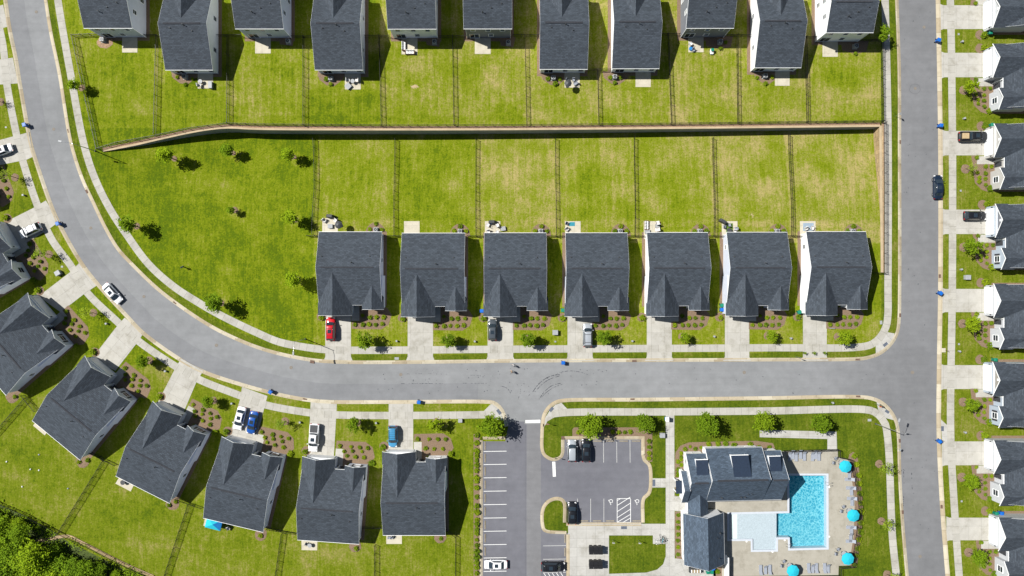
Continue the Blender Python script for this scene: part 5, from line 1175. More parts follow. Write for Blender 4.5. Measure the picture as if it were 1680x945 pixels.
# ================================================================ small things
def bin_(m, name, cat):
    t = thing(name, '', cat); b = MB()
    b.loft([[(x * s, y * s, z) for x, y in ((-.27, -.27), (.27, -.27), (.27, .29), (-.27, .29))] for z, s in ((.05, .82), (.95, 1.0))], 0, True); b.build('bin_body', M[m], t)
    l = MB(); l.rbox(0, -.0, .99, .62, .66, .08, .03); l.rbox(0, -.05, 1.04, .44, .42, .05, .03); l.build('lid', M[m], t)
    for s in (-1, 1):
        w = MB(); w.tube([(s * .26, .27, .12), (s * .33, .27, .12)], .12, 12); w.build('wheel', M['tyre'], t)
    h = MB(); h.tube([(-.22, .34, .95), (-.22, .4, .97), (.22, .4, .97), (.22, .34, .95)], .02, 6); h.build('handle', M['black'], t); return t
BB = bin_('blue', 'recycling_bin', 'recycling bin'); GB = bin_('green', 'waste_bin', 'waste bin')
for x, y, r, lab, zb in [(41, 205, .3, 'blue recycling bin standing at the kerb on the upper left curve', 1), (95.5, 367, .4, 'blue recycling bin at the kerb beside the white SUV drive', 1), (444, 643, .9, 'blue recycling bin on the kerb near the white and blue cars', 1), (687.5, 659.5, 1.4, 'blue recycling bin on the kerb above the last curve house', 1), (924, 595, 1.6, 'blue recycling bin on the kerb near the silver SUV drive', 1),
                         (1539.5, 66, 1.2, 'topmost blue recycling bin on the right kerb of the straight street', 1), (1543, 206, 1.4, 'blue recycling bin on the right kerb just above the black pickup drive', 1), (1542.5, 481, .8, 'blue recycling bin on the right kerb at the fifth right column drive', 1), (1541, 724, .6, 'lowest blue recycling bin on the right kerb of the straight street', 1),
                         (1184, 508, 1.5, 'blue bin below a green bin at the side of the sixth middle row house', 0), (790.5, 510, 1.6, 'blue bin beside the garage of the third middle row house', 0), (1642.5, 842, 0, 'blue bin beside a green bin at the last right column house', 0), (1169, 932, .4, 'blue bin behind the green bins at the south end of the clubhouse', 0)]:
    X_, Y_, z = G(x, y, .7); place(BB, (X_, Y_, z if not zb or x > 1500 else z), r, lab, 'blue recycling bins', (1.15, 1.15, 1.05))
for x, y, r, lab in [(1624, 54, 1.57, 'green bin beside the topmost house in the right column'), (1627, 205, 1.6, 'green bin above the garage of the house with the black pickup'), (1632, 590, 1.5, 'green bin above the garage facing the side street junction'), (1634, 842, 1.5, 'green bin beside a blue bin at the last right column house'), (923, 509, 0, 'green bin beside the garage of the fourth middle row house'), (1184, 501, 0, 'green bin above a blue bin at the side of the sixth middle row house'), (1161, 938, 0, 'left green bin at the south end of the clubhouse'), (1167.5, 938, 0, 'right green bin at the south end of the clubhouse'), (1311, 512, .2, 'green bin beside the garage of the seventh middle row house')]:
    X_, Y_, z = G(x, y, .7); place(GB, (X_, Y_, z), r, lab, 'green waste bins', (1.1, 1.1, 1.05))
# cluster mailboxes
def mailbox():
    t = thing('cluster_mailbox', '', 'mailbox'); b = MB(); b.rbox(0, 0, 1.05, .82, .62, 1.1, .05); b.build('cabinet', M['dkgrey'], t)
    p = MB(); p.box(0, 0, .25, .3, .3, .5); p.box(0, 0, .03, .55, .55, .06); p.build('pedestal', M['black'], t)
    d = MB()
    for i in range(3):
        for j in range(4): d.box(-.25 + i * .25, -.32, .72 + j * .24, .22, .02, .2)
    d.build('compartment_doors', M['black'], t)
    r = MB(); r.box(0, -.05, 1.64, .9, .78, .06); r.build('lid', M['black'], t); return t
MBX = mailbox()
for r_, (y, rr) in enumerate(((901, 'upper'), (924.5, 'lower'))):
    for i, x in enumerate((969.5, 977, 984.5)):
        for k, dy in enumerate((-2.4, 3.2)):
            X_, Y_, z = G(x, y + dy, .9); place(MBX, (X_, Y_, ZR), math.pi * (1 - k), 'black mailbox, %s side, %s of the %s group on the plaza' % (('top', 'bottom')[k], ('left', 'middle', 'right')[i], rr), 'cluster mailboxes on the plaza', (1, .95, 1))
# air conditioners
def acu():
    t = thing('air_conditioner', '', 'air conditioner'); b = MB(); b.rbox(0, 0, .5, .82, .82, .82, .04); b.build('casing', M['ltgrey'], t)
    p = MB(); p.box(0, 0, .04, 1.0, 1.0, .1); p.build('base', M['plaza'], t)
    f = MB(); f.cyl(0, 0, .912, .925, .3, .3, 20); o = f.build('fan_grille', M['black'], t); g = MB(); g.cyl(0, 0, .926, .945, .1, .08, 12)
    for i in range(4): g.box(.17 * math.cos(i * 1.57), .17 * math.sin(i * 1.57), .934, .2, .025, .012, i * 1.57)
    g.build('fan_hub', M['ltgrey'], o); return t
AC = acu()
MP = ['first', 'second', 'third', 'fourth', 'fifth', 'sixth', 'seventh']
for i, x in enumerate(MAC):
    y = 376.5 if i == 0 else 379; X_, Y_, z = G(x, y, .8); z = tz(X_, Y_); place(AC, (X_, Y_, z), 0, 'square air conditioner behind the %s house of the middle row' % MP[i], 'air conditioners')
    pts = [(x + 17 * math.cos(a), (388 if i else 386) - 21 * math.sin(a)) for a in [math.pi * k / 12 for k in range(13)]]
    mb = MB(); P = [(*G(*p)[:2],) for p in pts]
    vs = [(a, b, tz(a, b) + .03) for a, b in P]; c_ = (sum(p[0] for p in P) / 13, sum(p[1] for p in P) / 13); vs.append((c_[0], c_[1], tz(*c_) + .1)); n = 13
    mb.add(vs + [(a, b, c - .5) for a, b, c in vs[:13]], [(i_, i_ + 1, 13) for i_ in range(12)] + [(12, 0, 13)] + [(i_, i_ + 14, i_ + 15, i_ + 1) for i_ in range(12)]); tag(mb.build('mulch_bed', M['mulch']), kind='structure')
TAC = [(1, 167, 64.5), (2, 302, 125), (3, 472, 67), (4, 542, 128), (5, 712.5, 68), (6, 834, 69), (7, 908, 127), (8, 1009, 125.5), (9, 1182.5, 67.5), (10, 1256, 124), (11, 1405, 75)]
for k, x, y in TAC:
    X_, Y_, z = G(x, y, .8); place(AC, (X_, Y_, GZ + .03), 0, 'square air conditioner behind the %s house of the top row' % ORD[k], 'air conditioners')
    if k == 1: disc(172, 69, 13, m='straw', name='sand_patch', sq=.8)
    elif k in (2, 4, 7, 8, 10): slab('mulch_bed', [(x - 21, y - 8), (x - 18, y + 3), (x - 6, y + 12), (x + 6, y + 14), (x + 14, y + 8), (x + 22, y + 2), (x + 22, y - 8)], M['mulch'], GZ + .016)
    elif k in (9, 11): slab('mulch_bed', [(x - 26, y - 8), (x - 24, y + 8), (x - 2, y + 14), (x + 16, y + 10), (x + 20, y - 8)], M['mulch'], GZ + .016)
    else: slab('mulch_bed', [(x - 16, y - 8), (x - 12, y + 6), (x + 8, y + 9), (x + 12, y - 8)], M['mulch'], GZ + .016)
for k, (x, y) in enumerate([(20, 650), (136, 757), (283, 826), (428, 877), (583, 896), (722, 881)]): disc(x, y, 11 if k < 3 else 10, name='mulch_bed')
# patios
PAT = [(x0, 358 if i == 0 else 363, x0 + 25.5, 392) for i, x0 in enumerate((529, 663, 795.5, 927, 1056, 1184, 1312))]
for a, b, c, d in PAT: slab('patio', [(a, b), (c, b), (c, d), (a, d)], M['patio'], GZ + .03, -.6)
for a, b, c, d in [(201, 60, 226, 86.5), (325, 120, 350, 145.5), (419, 62, 444.5, 88), (566, 118, 592, 147), (659, 63, 685, 89.5), (779, 63, 805, 89), (926, 116, 951, 144), (1042.5, 115, 1067.5, 143), (1129, 60, 1154, 86), (1271, 112, 1295, 141), (1349, 68, 1374, 93.5)]: slab('patio', [(a, b), (c, b), (c, d), (a, d)], M['patio'], GZ + .03)
for p in ([(61, 690), (80, 707), (74, 714), (55, 698)], [(196, 783), (220, 796), (215, 806), (190, 793)], [(337, 850), (362, 856), (359, 868), (334, 862)], [(495, 884), (521, 887), (520.5, 902.5), (495, 902)], [(634, 874), (659.5, 874), (659.5, 892), (634, 892)]): slab('patio', p, M['patio'], GZ + .03)
# ---------------------------------------------------------------- furniture
def furn(name, cat): return thing(name, '', cat)
def chair(m='sling', fr='black', name='patio_chair'):
    t = furn(name, 'chair'); s = MB(); s.rbox(0, 0, .42, .56, .54, .07, .03); s.build('seat', M[m], t); b = MB(); b.box(0, .3, .72, .54, .06, .56); b.build('backrest', M[m], t)
    for x in (-.26, .26):
        for y in (-.24, .26):
            l = MB(); l.box(x, y, .2, .035, .035, .42); l.build('leg', M[fr], t)
        a = MB(); a.box(x * 1.1, .02, .63, .05, .5, .03); a.build('armrest', M[fr], t)
    return t
CHW = chair('cushion', 'wood'); CHD = chair('sling', 'black'); 
def rtable(m, r=.5, name='round_table'):
    t = furn(name, 'table'); s = MB(); s.cyl(0, 0, .68, .72, r, r, 24); s.build('tabletop', M[m], t); l = MB(); l.cyl(0, 0, .03, .68, .05, .05, 8); l.build('pedestal', M['black'], t); f = MB(); f.cyl(0, 0, 0, .04, .3, .25, 14); f.build('foot', M['black'], t); return t
RTB = rtable('dkgrey'); RTL = rtable('ltgrey', .42)
def sofa():
    t = furn('patio_sofa', 'sofa'); b = MB(); b.rbox(0, 0, .2, 1.9, .85, .34, .03); b.build('base', M['wood'], t)
    for x in (-.6, 0, .6):
        c = MB(); c.rbox(x, -.04, .45, .58, .66, .16, .05); c.build('seat_cushion', M['cushion'], t); c = MB(); c.rbox(x, .34, .68, .58, .18, .44, .05); c.build('back_cushion', M['cushion'], t)
    for x in (-.96, .96):
        a = MB(); a.rbox(x, 0, .4, .1, .85, .5, .02); a.build('armrest', M['wood'], t)
    return t
SOF = sofa()
def grill(cov=True):
    t = furn('covered_grill', 'grill'); b = MB(); b.loft([[(x * s, y * s, z) for x, y in ((-.7, -.33), (.7, -.33), (.72, .33), (-.72, .33))] for z, s in ((.02, 1), (.75, .97), (1.0, .93), (1.18, .68))], 0, True); b.build('cover', M['dkgrey'], t)
    w = MB(); w.tube([(-.6, -.3, .08), (-.6, .3, .08)], .08, 8); w.build('wheels', M['tyre'], t); h = MB(); h.tube([(-.4, -.36, .95), (.4, -.36, .95)], .02, 6); h.build('handle', M['steel'], t); return t
GRL = grill()
def boxy(name, cat, m, sx, sy, sz, lid=None):
    t = furn(name, cat); b = MB(); b.rbox(0, 0, sz * .45, sx, sy, sz * .9, .03); b.build('box_body', M[m], t); l = MB(); l.rbox(0, 0, sz * .95, sx + .06, sy + .06, sz * .1, .02); l.build('lid', M[lid or m], t)
    h = MB(); h.box(0, -sy / 2 - .04, sz * .8, sx * .3, .03, .04); h.build('handle', M['steel'], t); return t
BOX = boxy('storage_box', 'storage box', 'ltgrey', .7, 1.35, .8); SOFTB = boxy('patio_table', 'coffee table', 'dkgrey', .95, .8, .45, 'ltgrey')
def rug(name, m, x0, y0, x1, y1, lab):
    a, b = W(x0, y0), W(x1, y1); mb = MB(); mb.box((a[0] + b[0]) / 2, (a[1] + b[1]) / 2, 0, abs(b[0] - a[0]), abs(b[1] - a[1]), .014); mb.box((a[0] + b[0]) / 2, (a[1] + b[1]) / 2, .008, abs(b[0] - a[0]) - .25, abs(b[1] - a[1]) - .25, .012)
    o = mb.build(name, M[m], None, (0, 0, GZ + .042)); tag(o, lab, 'rug')
def parasol(m, r, name='patio_umbrella', h=2.4, n=8):
    t = furn(name, 'umbrella'); c = MB(); vs = [(0, 0, h + .32)]; 
    for q, zz in ((.5, h + .2), (1, h)):
        vs += [(r * q * math.cos(2 * math.pi * i / n), r * q * math.sin(2 * math.pi * i / n), zz) for i in range(n)]
    fs = [(0, 1 + i, 1 + (i + 1) % n) for i in range(n)] + [(1 + i, 1 + n + i, 1 + n + (i + 1) % n, 1 + (i + 1) % n) for i in range(n)]
    b = len(vs); vs += [(r * math.cos(2 * math.pi * i / n), r * math.sin(2 * math.pi * i / n), h - .14) for i in range(n)]; fs += [(1 + n + i, b + i, b + (i + 1) % n, 1 + n + (i + 1) % n) for i in range(n)]
    c.add(vs, fs); c.build('canopy', M[m], t); p = MB(); p.cyl(0, 0, 0, h + .4, .025, .02, 8); p.build('pole', M['steel'], t); q = MB(); q.cyl(0, 0, 0, .1, .3, .26, 16); q.build('base', M['dkgrey'], t)
    for i in range(n):
        a = 2 * math.pi * i / n; k = MB(); k.tube([(0, 0, h + .28), (r * math.cos(a) * .98, r * math.sin(a) * .98, h - .03)], .012, 4); k.build('rib', M['steel'], t)
    return t
def put(src, px, py, r, lab, group='patio furniture', h=.5, s=None):
    X_, Y_, z = G(px, py, h); zz = GZ + .045; return place(src, (X_, Y_, zz), math.radians(r), lab, group, s)
rad = math.radians
# first middle patio
put(GRL, 541, 354.5, 175, 'black covered grill behind the first middle row patio', h=.9); put(CHW, 532, 362, 40, 'white armchair on the first middle row patio, left one', s=(1.2,) * 3); put(CHW, 550, 362, -35, 'white armchair on the first middle row patio, right one', s=(1.2,) * 3); put(SOFTB, 541.5, 371, 0, 'grey square table on the first middle row patio')
pt = parasol('dkgrey', .8, 'closed_umbrella'); put(pt, 556, 369, 0, 'dark grey umbrella at the right edge of the first middle row patio', h=2.2)
put(GRL, 807, 364, 180, 'black covered grill at the top of the third middle row patio', h=.9); put(CHW, 800.5, 369, 160, 'white chair on the third middle row patio, upper left', s=(1.15,) * 3); put(CHW, 816, 369.5, 200, 'white chair on the third middle row patio, upper right', s=(1.15,) * 3); put(CHW, 801, 380, 20, 'white chair on the third middle row patio, lower left', s=(1.15,) * 3); put(CHW, 815.5, 381, -20, 'white chair on the third middle row patio, lower right', s=(1.15,) * 3); put(SOFTB, 825.5, 375, 10, 'dark grey table on the grass right of the third middle row patio')
b1 = MB(); b1.rbox(0, 0, .3, .55, .5, .5, .08); o = b1.build('cooler_box', M['cyan2']); X_, Y_, z = G(805.5, 365.5, .5); o.location = (X_, Y_, GZ + 1.2) if False else (X_ , Y_, GZ + .045); tag(o, 'small blue cooler box beside the grill on the third middle row patio', 'cooler')
rug('outdoor_rug', 'rug_blue', 934, 364.5, 943, 371, 'small teal rug on the fourth middle row patio'); put(CHD, 930, 366.5, 70, 'grey folding chair beside the small teal rug'); put(CHW, 930, 376, 40, 'white and blue chair below the teal rug on the fourth middle row patio')
put(SOF, 1061, 369.5, 90, 'white sofa on the left of the fifth middle row patio', s=(.95,) * 3); put(CHW, 1079, 365.5, 190, 'white armchair top right on the fifth middle row patio', s=(1.3,) * 3); put(CHW, 1078, 377, -80, 'white armchair lower right on the fifth middle row patio', s=(1.3,) * 3); put(SOFTB, 1079, 371, 90, 'grey table between two white armchairs on the fifth middle row patio'); put(SOFTB, 1062.5, 380, 0, 'grey square table below the white sofa on the fifth middle row patio')
rug('outdoor_rug', 'rug_green', 1191, 366.5, 1202, 382, 'bright green turf rug on the sixth middle row patio'); put(GRL, 1186.5, 363, 150, 'black covered grill at the corner of the green rug patio', h=.9); put(CHD, 1189, 372, 90, 'dark chair left on the green rug'); put(CHD, 1197, 369, 180, 'dark chair at the top of the green rug'); put(RTB, 1196.5, 378, 0, 'dark round table on the green rug', h=.7); put(CHD, 1207.5, 375, -90, 'dark chair right of the green rug'); put(CHW, 1205.5, 380.5, 0, 'white chair at the lower right of the green rug patio')
rug('outdoor_rug', 'rug_grey', 1317, 366, 1334.5, 379, 'blue grey patterned rug on the seventh middle row patio'); put(CHW, 1323, 375, 30, 'white chair on the blue grey rug, left one', s=(1.15,) * 3); put(CHW, 1333, 374.5, -20, 'white chair on the blue grey rug, right one', s=(1.15,) * 3)
# upper patios
put(BOX, 345.5, 139.5, 0, 'tall grey storage box on the second top row patio'); put(RTL, 328.5, 133.5, 0, 'small white round table on the second top row patio', h=.7); put(CHW, 327.5, 139.5, 100, 'white chair below the small round table on the second top row patio')
put(RTL, 578.5, 133, 0, 'round grey table on the fourth top row patio', h=.7); put(CHW, 571.5, 131.5, 90, 'white chair left of the round grey table'); put(CHW, 585.5, 132, -90, 'white chair right of the round grey table'); put(SOFTB, 571, 141, 45, 'dark tilted square loungeseat on the fourth top row patio', s=(1.1, 1.3, 1))
put(SOF, 662.5, 75, 90, 'white cushioned sofa left on the fifth top row patio'); put(SOF, 672.5, 85.5, 0, 'white and brown sofa at the bottom of the fifth top row patio')
ud = parasol('dkgrey', .75, 'closed_umbrella'); put(ud, 932, 137, 0, 'dark umbrella on the patio of the seventh top row house', h=2.2); put(CHD, 941, 131, 0, 'grey chair near the top of the seventh top row patio'); put(CHD, 944, 137, -60, 'grey lounge chair at the right of the seventh top row patio', s=(1.1, 1.4, 1)); put(CHD, 931, 131, 60, 'dark chair above the dark umbrella')
put(CHW, 1133.5, 72, 130, 'brown and cream chair on the ninth top row patio'); put(CHD, 1138, 82, 20, 'dark chair at the lower part of the ninth top row patio')
b = MB(); b.cyl(0, 0, 0, .35, .35, .4, 14); o = b.build('toy_basin', M['cyan2'], None, (*G(1133, 80.5)[:2], GZ + .045)); tag(o, 'round blue basin on the ninth top row patio', 'basin')
def toycar():
    X_, Y_, z = G(1168.5, 83.5, .6); t = thing('toy_car', 'child size toy car with green roof on the lawn of the ninth top row yard', 'toy car', (X_, Y_, z), 0); b = MB(); b.rbox(0, -.1, .3, .7, 1.0, .35, .06); b.build('body', M['cushion'], t); r = MB(); r.rbox(0, .15, .92, .62, .55, .07, .03); r.build('roof', M['green'], t)
    for x in (-.28, .28):
        for y in (-.08, .4): p = MB(); p.box(x, y, .68, .05, .05, .45); p.build('roof_post', M['cushion'], t)
        for y in (-.4, .3): w = MB(); w.tube([(x * 1.2, y, .14), (x * 1.45, y, .14)], .14, 10); w.build('wheel', M['tyre'], t)
toycar()
put(RTL, 508, 895, 0, 'small round table on the patio behind the sixth curve house', h=.7); put(CHD, 503, 893, 60, 'dark chair on the patio behind the sixth curve house'); put(CHD, 643, 882, 30, 'dark chair on the patio behind the last curve house, right one'); put(CHD, 638.5, 882.5, 0, 'dark chair on the patio behind the last curve house, left one'); put(RTB, 201.5, 791.5, 0, 'dark round table on the patio behind the fourth curve house', h=.7)
for nm, px, py in (('blue', 0, 0),):
    X_, Y_, z = G(350, 859.5, 2.3); t = thing('pop_up_canopy', 'bright blue square pop up canopy behind the fifth house along the curve', 'canopy', (X_, Y_, GZ), rad(-14)); c = MB(); hx, hy = 1.6, 1.15; vs = [(-hx, -hy, 2.1), (hx, -hy, 2.1), (hx, hy, 2.1), (-hx, hy, 2.1), (0, 0, 2.75)]
    c.add(vs, [(0, 1, 4), (2, 3, 4), (3, 0, 4)], 0); c.add(vs, [(1, 2, 4)], 1); c.add([(x, y, z_ - d) for d in (0, .2) for x, y, z_ in vs[:4]], [(0, 4, 5, 1), (1, 5, 6, 2), (2, 6, 7, 3), (3, 7, 4, 0)], 1); c.build('canopy_top', [M['cyan'], M['cyan2']], t)
    for x, y in ((-1, -1), (1, -1), (1, 1), (-1, 1)): l = MB(); l.box(x * (hx - .05), y * (hy - .05), 1.05, .05, .05, 2.1); l.build('leg', M['steel'], t)
put(CHW, 374.5, 867, 30, 'white chair beside the blue pop up canopy')
# ---------------------------------------------------------------- pool furniture
PU = parasol('cyan', 1.27, 'pool_umbrella'); PT = rtable('ltgrey', .55, 'pool_table')
pu = [(1387, 765.5, 'top right corner of the deck'), (1400, 846, 'right edge of the deck, middle'), (1391, 917, 'lower right corner of the deck'), (1301, 937, 'bottom edge of the deck')]
for i, (x, y, d) in enumerate(pu):
    X_, Y_, z = G(x, y, 2.4); place(PU, (X_, Y_, GZ + .016), rad(11), 'bright cyan pool umbrella at the ' + d, 'cyan pool umbrellas'); place(PT, (X_ + .02, Y_ + .4, GZ + .016), 0, 'round table under the cyan umbrella at the ' + d, 'pool tables', (1, 1, 1))
    for k, (dx, dy, a) in enumerate(((-1.15, .1, 80), (-.75, .95, 30))):
        place(CHD, (X_ + dx - .3, Y_ + dy + .2, GZ + .016), rad(a), 'grey %s chair beside the cyan umbrella at the %s' % (('lower', 'upper')[k], d), 'chairs beside the cyan umbrellas')
def lounger():
    t = furn('pool_lounger', 'lounger'); s = MB(); s.box(0, -.25, .32, .62, 1.3, .05); s.build('seat', M['sling'], t)
    b = MB(); b.add([(-.31, .4, .30), (.31, .4, .30), (.31, .98, .72), (-.31, .98, .72), (-.31, .4, .35), (.31, .4, .35), (.31, .96, .77), (-.31, .96, .77)], [(3, 2, 1, 0), (4, 5, 6, 7), (0, 1, 5, 4), (1, 2, 6, 5), (2, 3, 7, 6), (3, 0, 4, 7)]); b.build('backrest', M['sling'], t)
    f = MB()
    for x in (-.33, .33): f.tube([(x, -.92, .3), (x, .4, .3), (x, 1.0, .76)], .022, 6)
    f.tube([(-.33, -.92, .3), (.33, -.92, .3)], .022, 6); f.build('frame', M['ltgrey'], t)
    for x in (-.33, .33):
        for y in (-.75, .35): l = MB(); l.tube([(x, y, 0), (x, y, .3)], .022, 6); l.build('leg', M['white'], t)
    return t
LG = lounger()
def stable():
    t = furn('side_table', 'side table'); s = MB(); s.rbox(0, 0, .42, .5, .5, .05, .02); s.build('tabletop', M['sling'], t)
    for x in (-.2, .2):
        for y in (-.2, .2): l = MB(); l.box(x, y, .2, .04, .04, .4); l.build('leg', M['white'], t)
    return t
SB = stable()
def ll(L, side, r, what):
    n = len(L)
    for i, (x, y) in enumerate(L):
        X_, Y_, z = G(x, y, .35); lab = '%s, %s from the %s' % (what, ORD[i + 1], side)
        place(LG if 'lounger' in what else SB, (X_, Y_, GZ + .016), rad(r), lab, what + 's')
ll([(1295.9, 749), (1306.3, 749.5), (1319.7, 748.5), (1333, 749), (1343.5, 748.5)], 'left', 0, 'grey lounger along the pool deck top edge')
ll([(1393.3, 786.4), (1395.3, 800.5), (1397, 817.7), (1395.7, 865), (1395, 888)], 'top', -90, 'grey lounger along the pool deck right edge')
ll([(1248, 934.5), (1263, 934), (1326.7, 931.5), (1339.5, 931.5), (1353, 931.5)], 'left', 180, 'grey lounger along the pool deck bottom edge')
ll([(1300.5, 746), (1313.4, 745.5), (1338, 746)], 'left', 0, 'side table among the loungers at the top of the deck'); ll([(1393.7, 779.7), (1397, 805.5), (1398, 822.5), (1397, 870.5), (1395.7, 882)], 'top', 0, 'side table among the loungers at the right of the deck'); ll([(1256, 935), (1333.5, 933), (1358.7, 933)], 'left', 0, 'side table among the loungers at the bottom of the deck')
def ladder(px, py, r, lab):
    X_, Y_ = W(px, py); t = thing('pool_ladder', lab, 'pool ladder', (X_, Y_, GZ), rad(r))
    for y in (-.28, .28): h = MB(); h.tube([(.55, y, 0), (.5, y, .6), (.3, y, .82), (0, y, .85), (-.35, y, .7), (-.45, y, .3), (-.45, y, -.6)], .028, 8); h.build('handrail', M['steel'], t)
    for z in (-.15, -.45): s = MB(); s.box(-.45, 0, z, .14, .56, .04); s.build('rung', M['steel'], t)
ladder(1359, 793, 0, 'steel pool ladder on the right edge of the pool'); ladder(1293, 893.5, 180, 'steel pool rail at the lower left corner of the deep pool')
for i, (x, y) in enumerate([(1224.5, 888), (1287, 886), (1267, 905), (1360, 799), (1360, 880)]):
    b = MB(); b.cyl(0, 0, 0, .05, .17, .15, 14); b.cyl(0, 0, .05, .07, .05, .04, 8); o = b.build('skimmer_lid', M['white'], None, (*W(x, y), GZ + .016)); tag(o, 'small white round lid in the pool deck, %s from the left' % ORD[i + 1], 'skimmer lid', 'skimmer lids')
# clubhouse south yard
def wallw():
    a, b = W(1187.5, 909), W(1191, 1000); t = MB(); t.box((a[0] + b[0]) / 2, (a[1] + b[1]) / 2, 1.0, .3, abs(b[1] - a[1]), 2.1); t.box((a[0] + b[0]) / 2, (a[1] + b[1]) / 2, 2.09, .4, abs(b[1] - a[1]) + .1, .1); tag(t.build('screen_wall', M['white']), 'tall white screen wall below the clubhouse south wing', 'wall')
    t = MB(); a, b = W(1174, 919.5), W(1187, 919.5)
    X_, Y_, z = G(1180, 926.5, .8); place(AC, (X_, Y_, GZ), 0, 'air conditioner behind the clubhouse south wing', 'air conditioners')
wallw()
X_, Y_, z = G(1141, 935.5, .6); t = thing('outdoor_shelf', 'open shelf with tan boxes against the south end of the clubhouse', 'shelf', (X_, Y_, GZ), 0); b = MB(); b.box(0, 0, .1, 2.5, 1.0, .06); b.box(0, 0, .75, 2.5, 1.0, .05); b.build('shelf_board', M['dkgrey'], t)
for x in (-1.2, 1.2):
    for y in (-.45, .45): l = MB(); l.box(x, y, .4, .06, .06, .8); l.build('leg', M['black'], t)
for i in range(7):
    c = MB(); c.rbox(0, 0, .13, .19, .6, .26, .02); o = c.build('storage_crate', M['tanload'] if i % 2 else M['cushion'], None, (X_ - .85 + i * .29, Y_ - .1, GZ + .78)); tag(o, '%s crate on the open shelf at the clubhouse, %s from the left' % (('white', 'tan')[i % 2], ORD[i + 1]), 'crate', 'crates on the open shelf')
# bicycles in the rack
def bike(px, py, r, m, lab):
    X_, Y_, z = G(px, py, .5); t = thing('bicycle', lab, 'bicycle', (X_, Y_, ZR + .004), rad(r)); f = MB()
    for a, b in (((0, .1, .5), (.05, 0, .85)), ((0, 0, .5), (.45, 0, .8)), ((.05, 0, .85), (.42, 0, .9)), ((0, 0, .5), (-.5, 0, .35)), ((.05, 0, .85), (-.5, 0, .35)), ((.42, 0, .95), (.55, 0, .35))): f.tube([(a[0], 0, a[2]), b], .028, 6)
    f.build('frame', M[m], t)
    for x in (-.5, .55):
        w = MB(); pts = [(x + .33 * math.cos(a), 0, .35 + .33 * math.sin(a)) for a in [2 * math.pi * k / 20 for k in range(21)]]; w.tube(pts, .022, 6)
        for k in range(6): w.tube([(x, 0, .35), (x + .32 * math.cos(k * 1.05), 0, .35 + .32 * math.sin(k * 1.05))], .005, 3)
        w.build('wheel', M['tyre'], t)
    s = MB(); s.rbox(.0, 0, .93, .26, .16, .06, .02); s.build('saddle', M['black'], t); h = MB(); h.tube([(.42, -.28, 1.02), (.42, 0, .98), (.42, .28, 1.02)], .016, 6); h.build('handlebar', M['black'], t)
bike(1083.5, 884, 95, 'ltgrey', 'pale grey bicycle in the small bike bay'); bike(1087, 887, 82, 'cyan', 'bright cyan bicycle in the small bike bay'); bike(1090.5, 886, 100, 'dkgrey', 'dark bicycle right of the cyan one in the bike bay')
t = thing('bike_rack', 'thin steel loop bike rack left of the bicycles', 'bike rack', (*W(1077, 888), ZR))
for i in range(2): h = MB(); h.tube([(-.35, i * .7 - .3, 0), (-.35, i * .7 - .3, .8), (.35, i * .7 - .3, .8), (.35, i * .7 - .3, 0)], .03, 6); h.build('rack_loop', M['steel'], t)
# ---------------------------------------------------------------- street furniture
def lamp(px, py, ang, lab, h=7.6, arm=2.0):
    X_, Y_ = W(px, py); t = thing('street_lamp', lab, 'street lamp', (X_, Y_, tz(X_, Y_)), rad(ang), 'tall street lamps'); p = MB(); p.tube([(0, 0, 0), (0, 0, h * .5), (0, 0, h)], [.10, .08, .055], 10); p.build('pole', M['steel'], t)
    a = MB(); a.tube([(0, 0, h - .3), (arm * .4, 0, h + .15), (arm, 0, h + .25)], [.045, .04, .035], 8); a.build('arm', M['steel'], t); l = MB(); l.rbox(arm + .25, 0, h + .25, .75, .34, .13, .04); o = l.build('lamp_head', M['ltgrey'], t); g = MB(); g.box(arm + .28, 0, h + .175, .5, .24, .02); g.build('lens', M['lamp_w'], o); b = MB(); b.cyl(0, 0, -.1, .25, .2, .16, 12); b.build('base', M['dkgrey'], t)
lamp(157, 248, 170, 'tall grey street lamp leaning over the upper left curve'); lamp(501.5, 556, -92, 'tall grey street lamp over the curve left of the red SUV drive'); lamp(1436, 695, 75, 'tall white street lamp at the right-hand junction')
def sign(px, py, ang, lab, kind='plate', h=2.4, m='sign_green'):
    X_, Y_ = W(px, py); t = thing('street_sign', lab, 'sign', (X_, Y_, tz(X_, Y_)), rad(ang)); p = MB(); p.box(0, 0, h / 2, .05, .05, h); p.build('post', M['steel'], t)
    if kind == 'stop':
        b = MB(); pts = [(.38 * math.cos(rad(22.5 + 45 * i)), .38 * math.sin(rad(22.5 + 45 * i))) for i in range(8)]
        b.loft([[(a, y, h - .35 + c) for a, c in pts] for y in (-.05, -.03)], 0, True); o = b.build('sign_plate', M['stop'], t)
        cu = bpy.data.curves.new('stop_text', 'FONT'); cu.body = 'STOP'; cu.size = .26; cu.align_x = 'CENTER'; cu.align_y = 'CENTER'; cu.extrude = .004; cu.materials.append(M['white']); q0 = bpy.data.objects.new('txt', cu); C.objects.link(q0); bpy.context.view_layer.update(); q = bpy.data.objects.new('lettering', bpy.data.meshes.new_from_object(q0)); bpy.data.objects.remove(q0); C.objects.link(q); q.parent = o; q.location = (0, -.06, h - .35); q.rotation_euler = (rad(90), 0, 0)
    elif kind == 'name':
        for k, a in enumerate((0, 90)): b = MB(); b.box(0, 0, h + .1 + .22 * k, .9, .03, .2, rad(a)); b.build('sign_plate', M[m], t)
    elif kind == 'round':
        b = MB(); b.loft([[(.32 * math.cos(q), y, h - .3 + .32 * math.sin(q)) for q in [2 * math.pi * i / 16 for i in range(16)]] for y in (-.05, -.03)], 0, True); b.build('sign_plate', M[m], t)
    else:
        b = MB(); b.box(0, -.04, h - .3, .5, .02, .62); b.build('sign_plate', M[m], t)
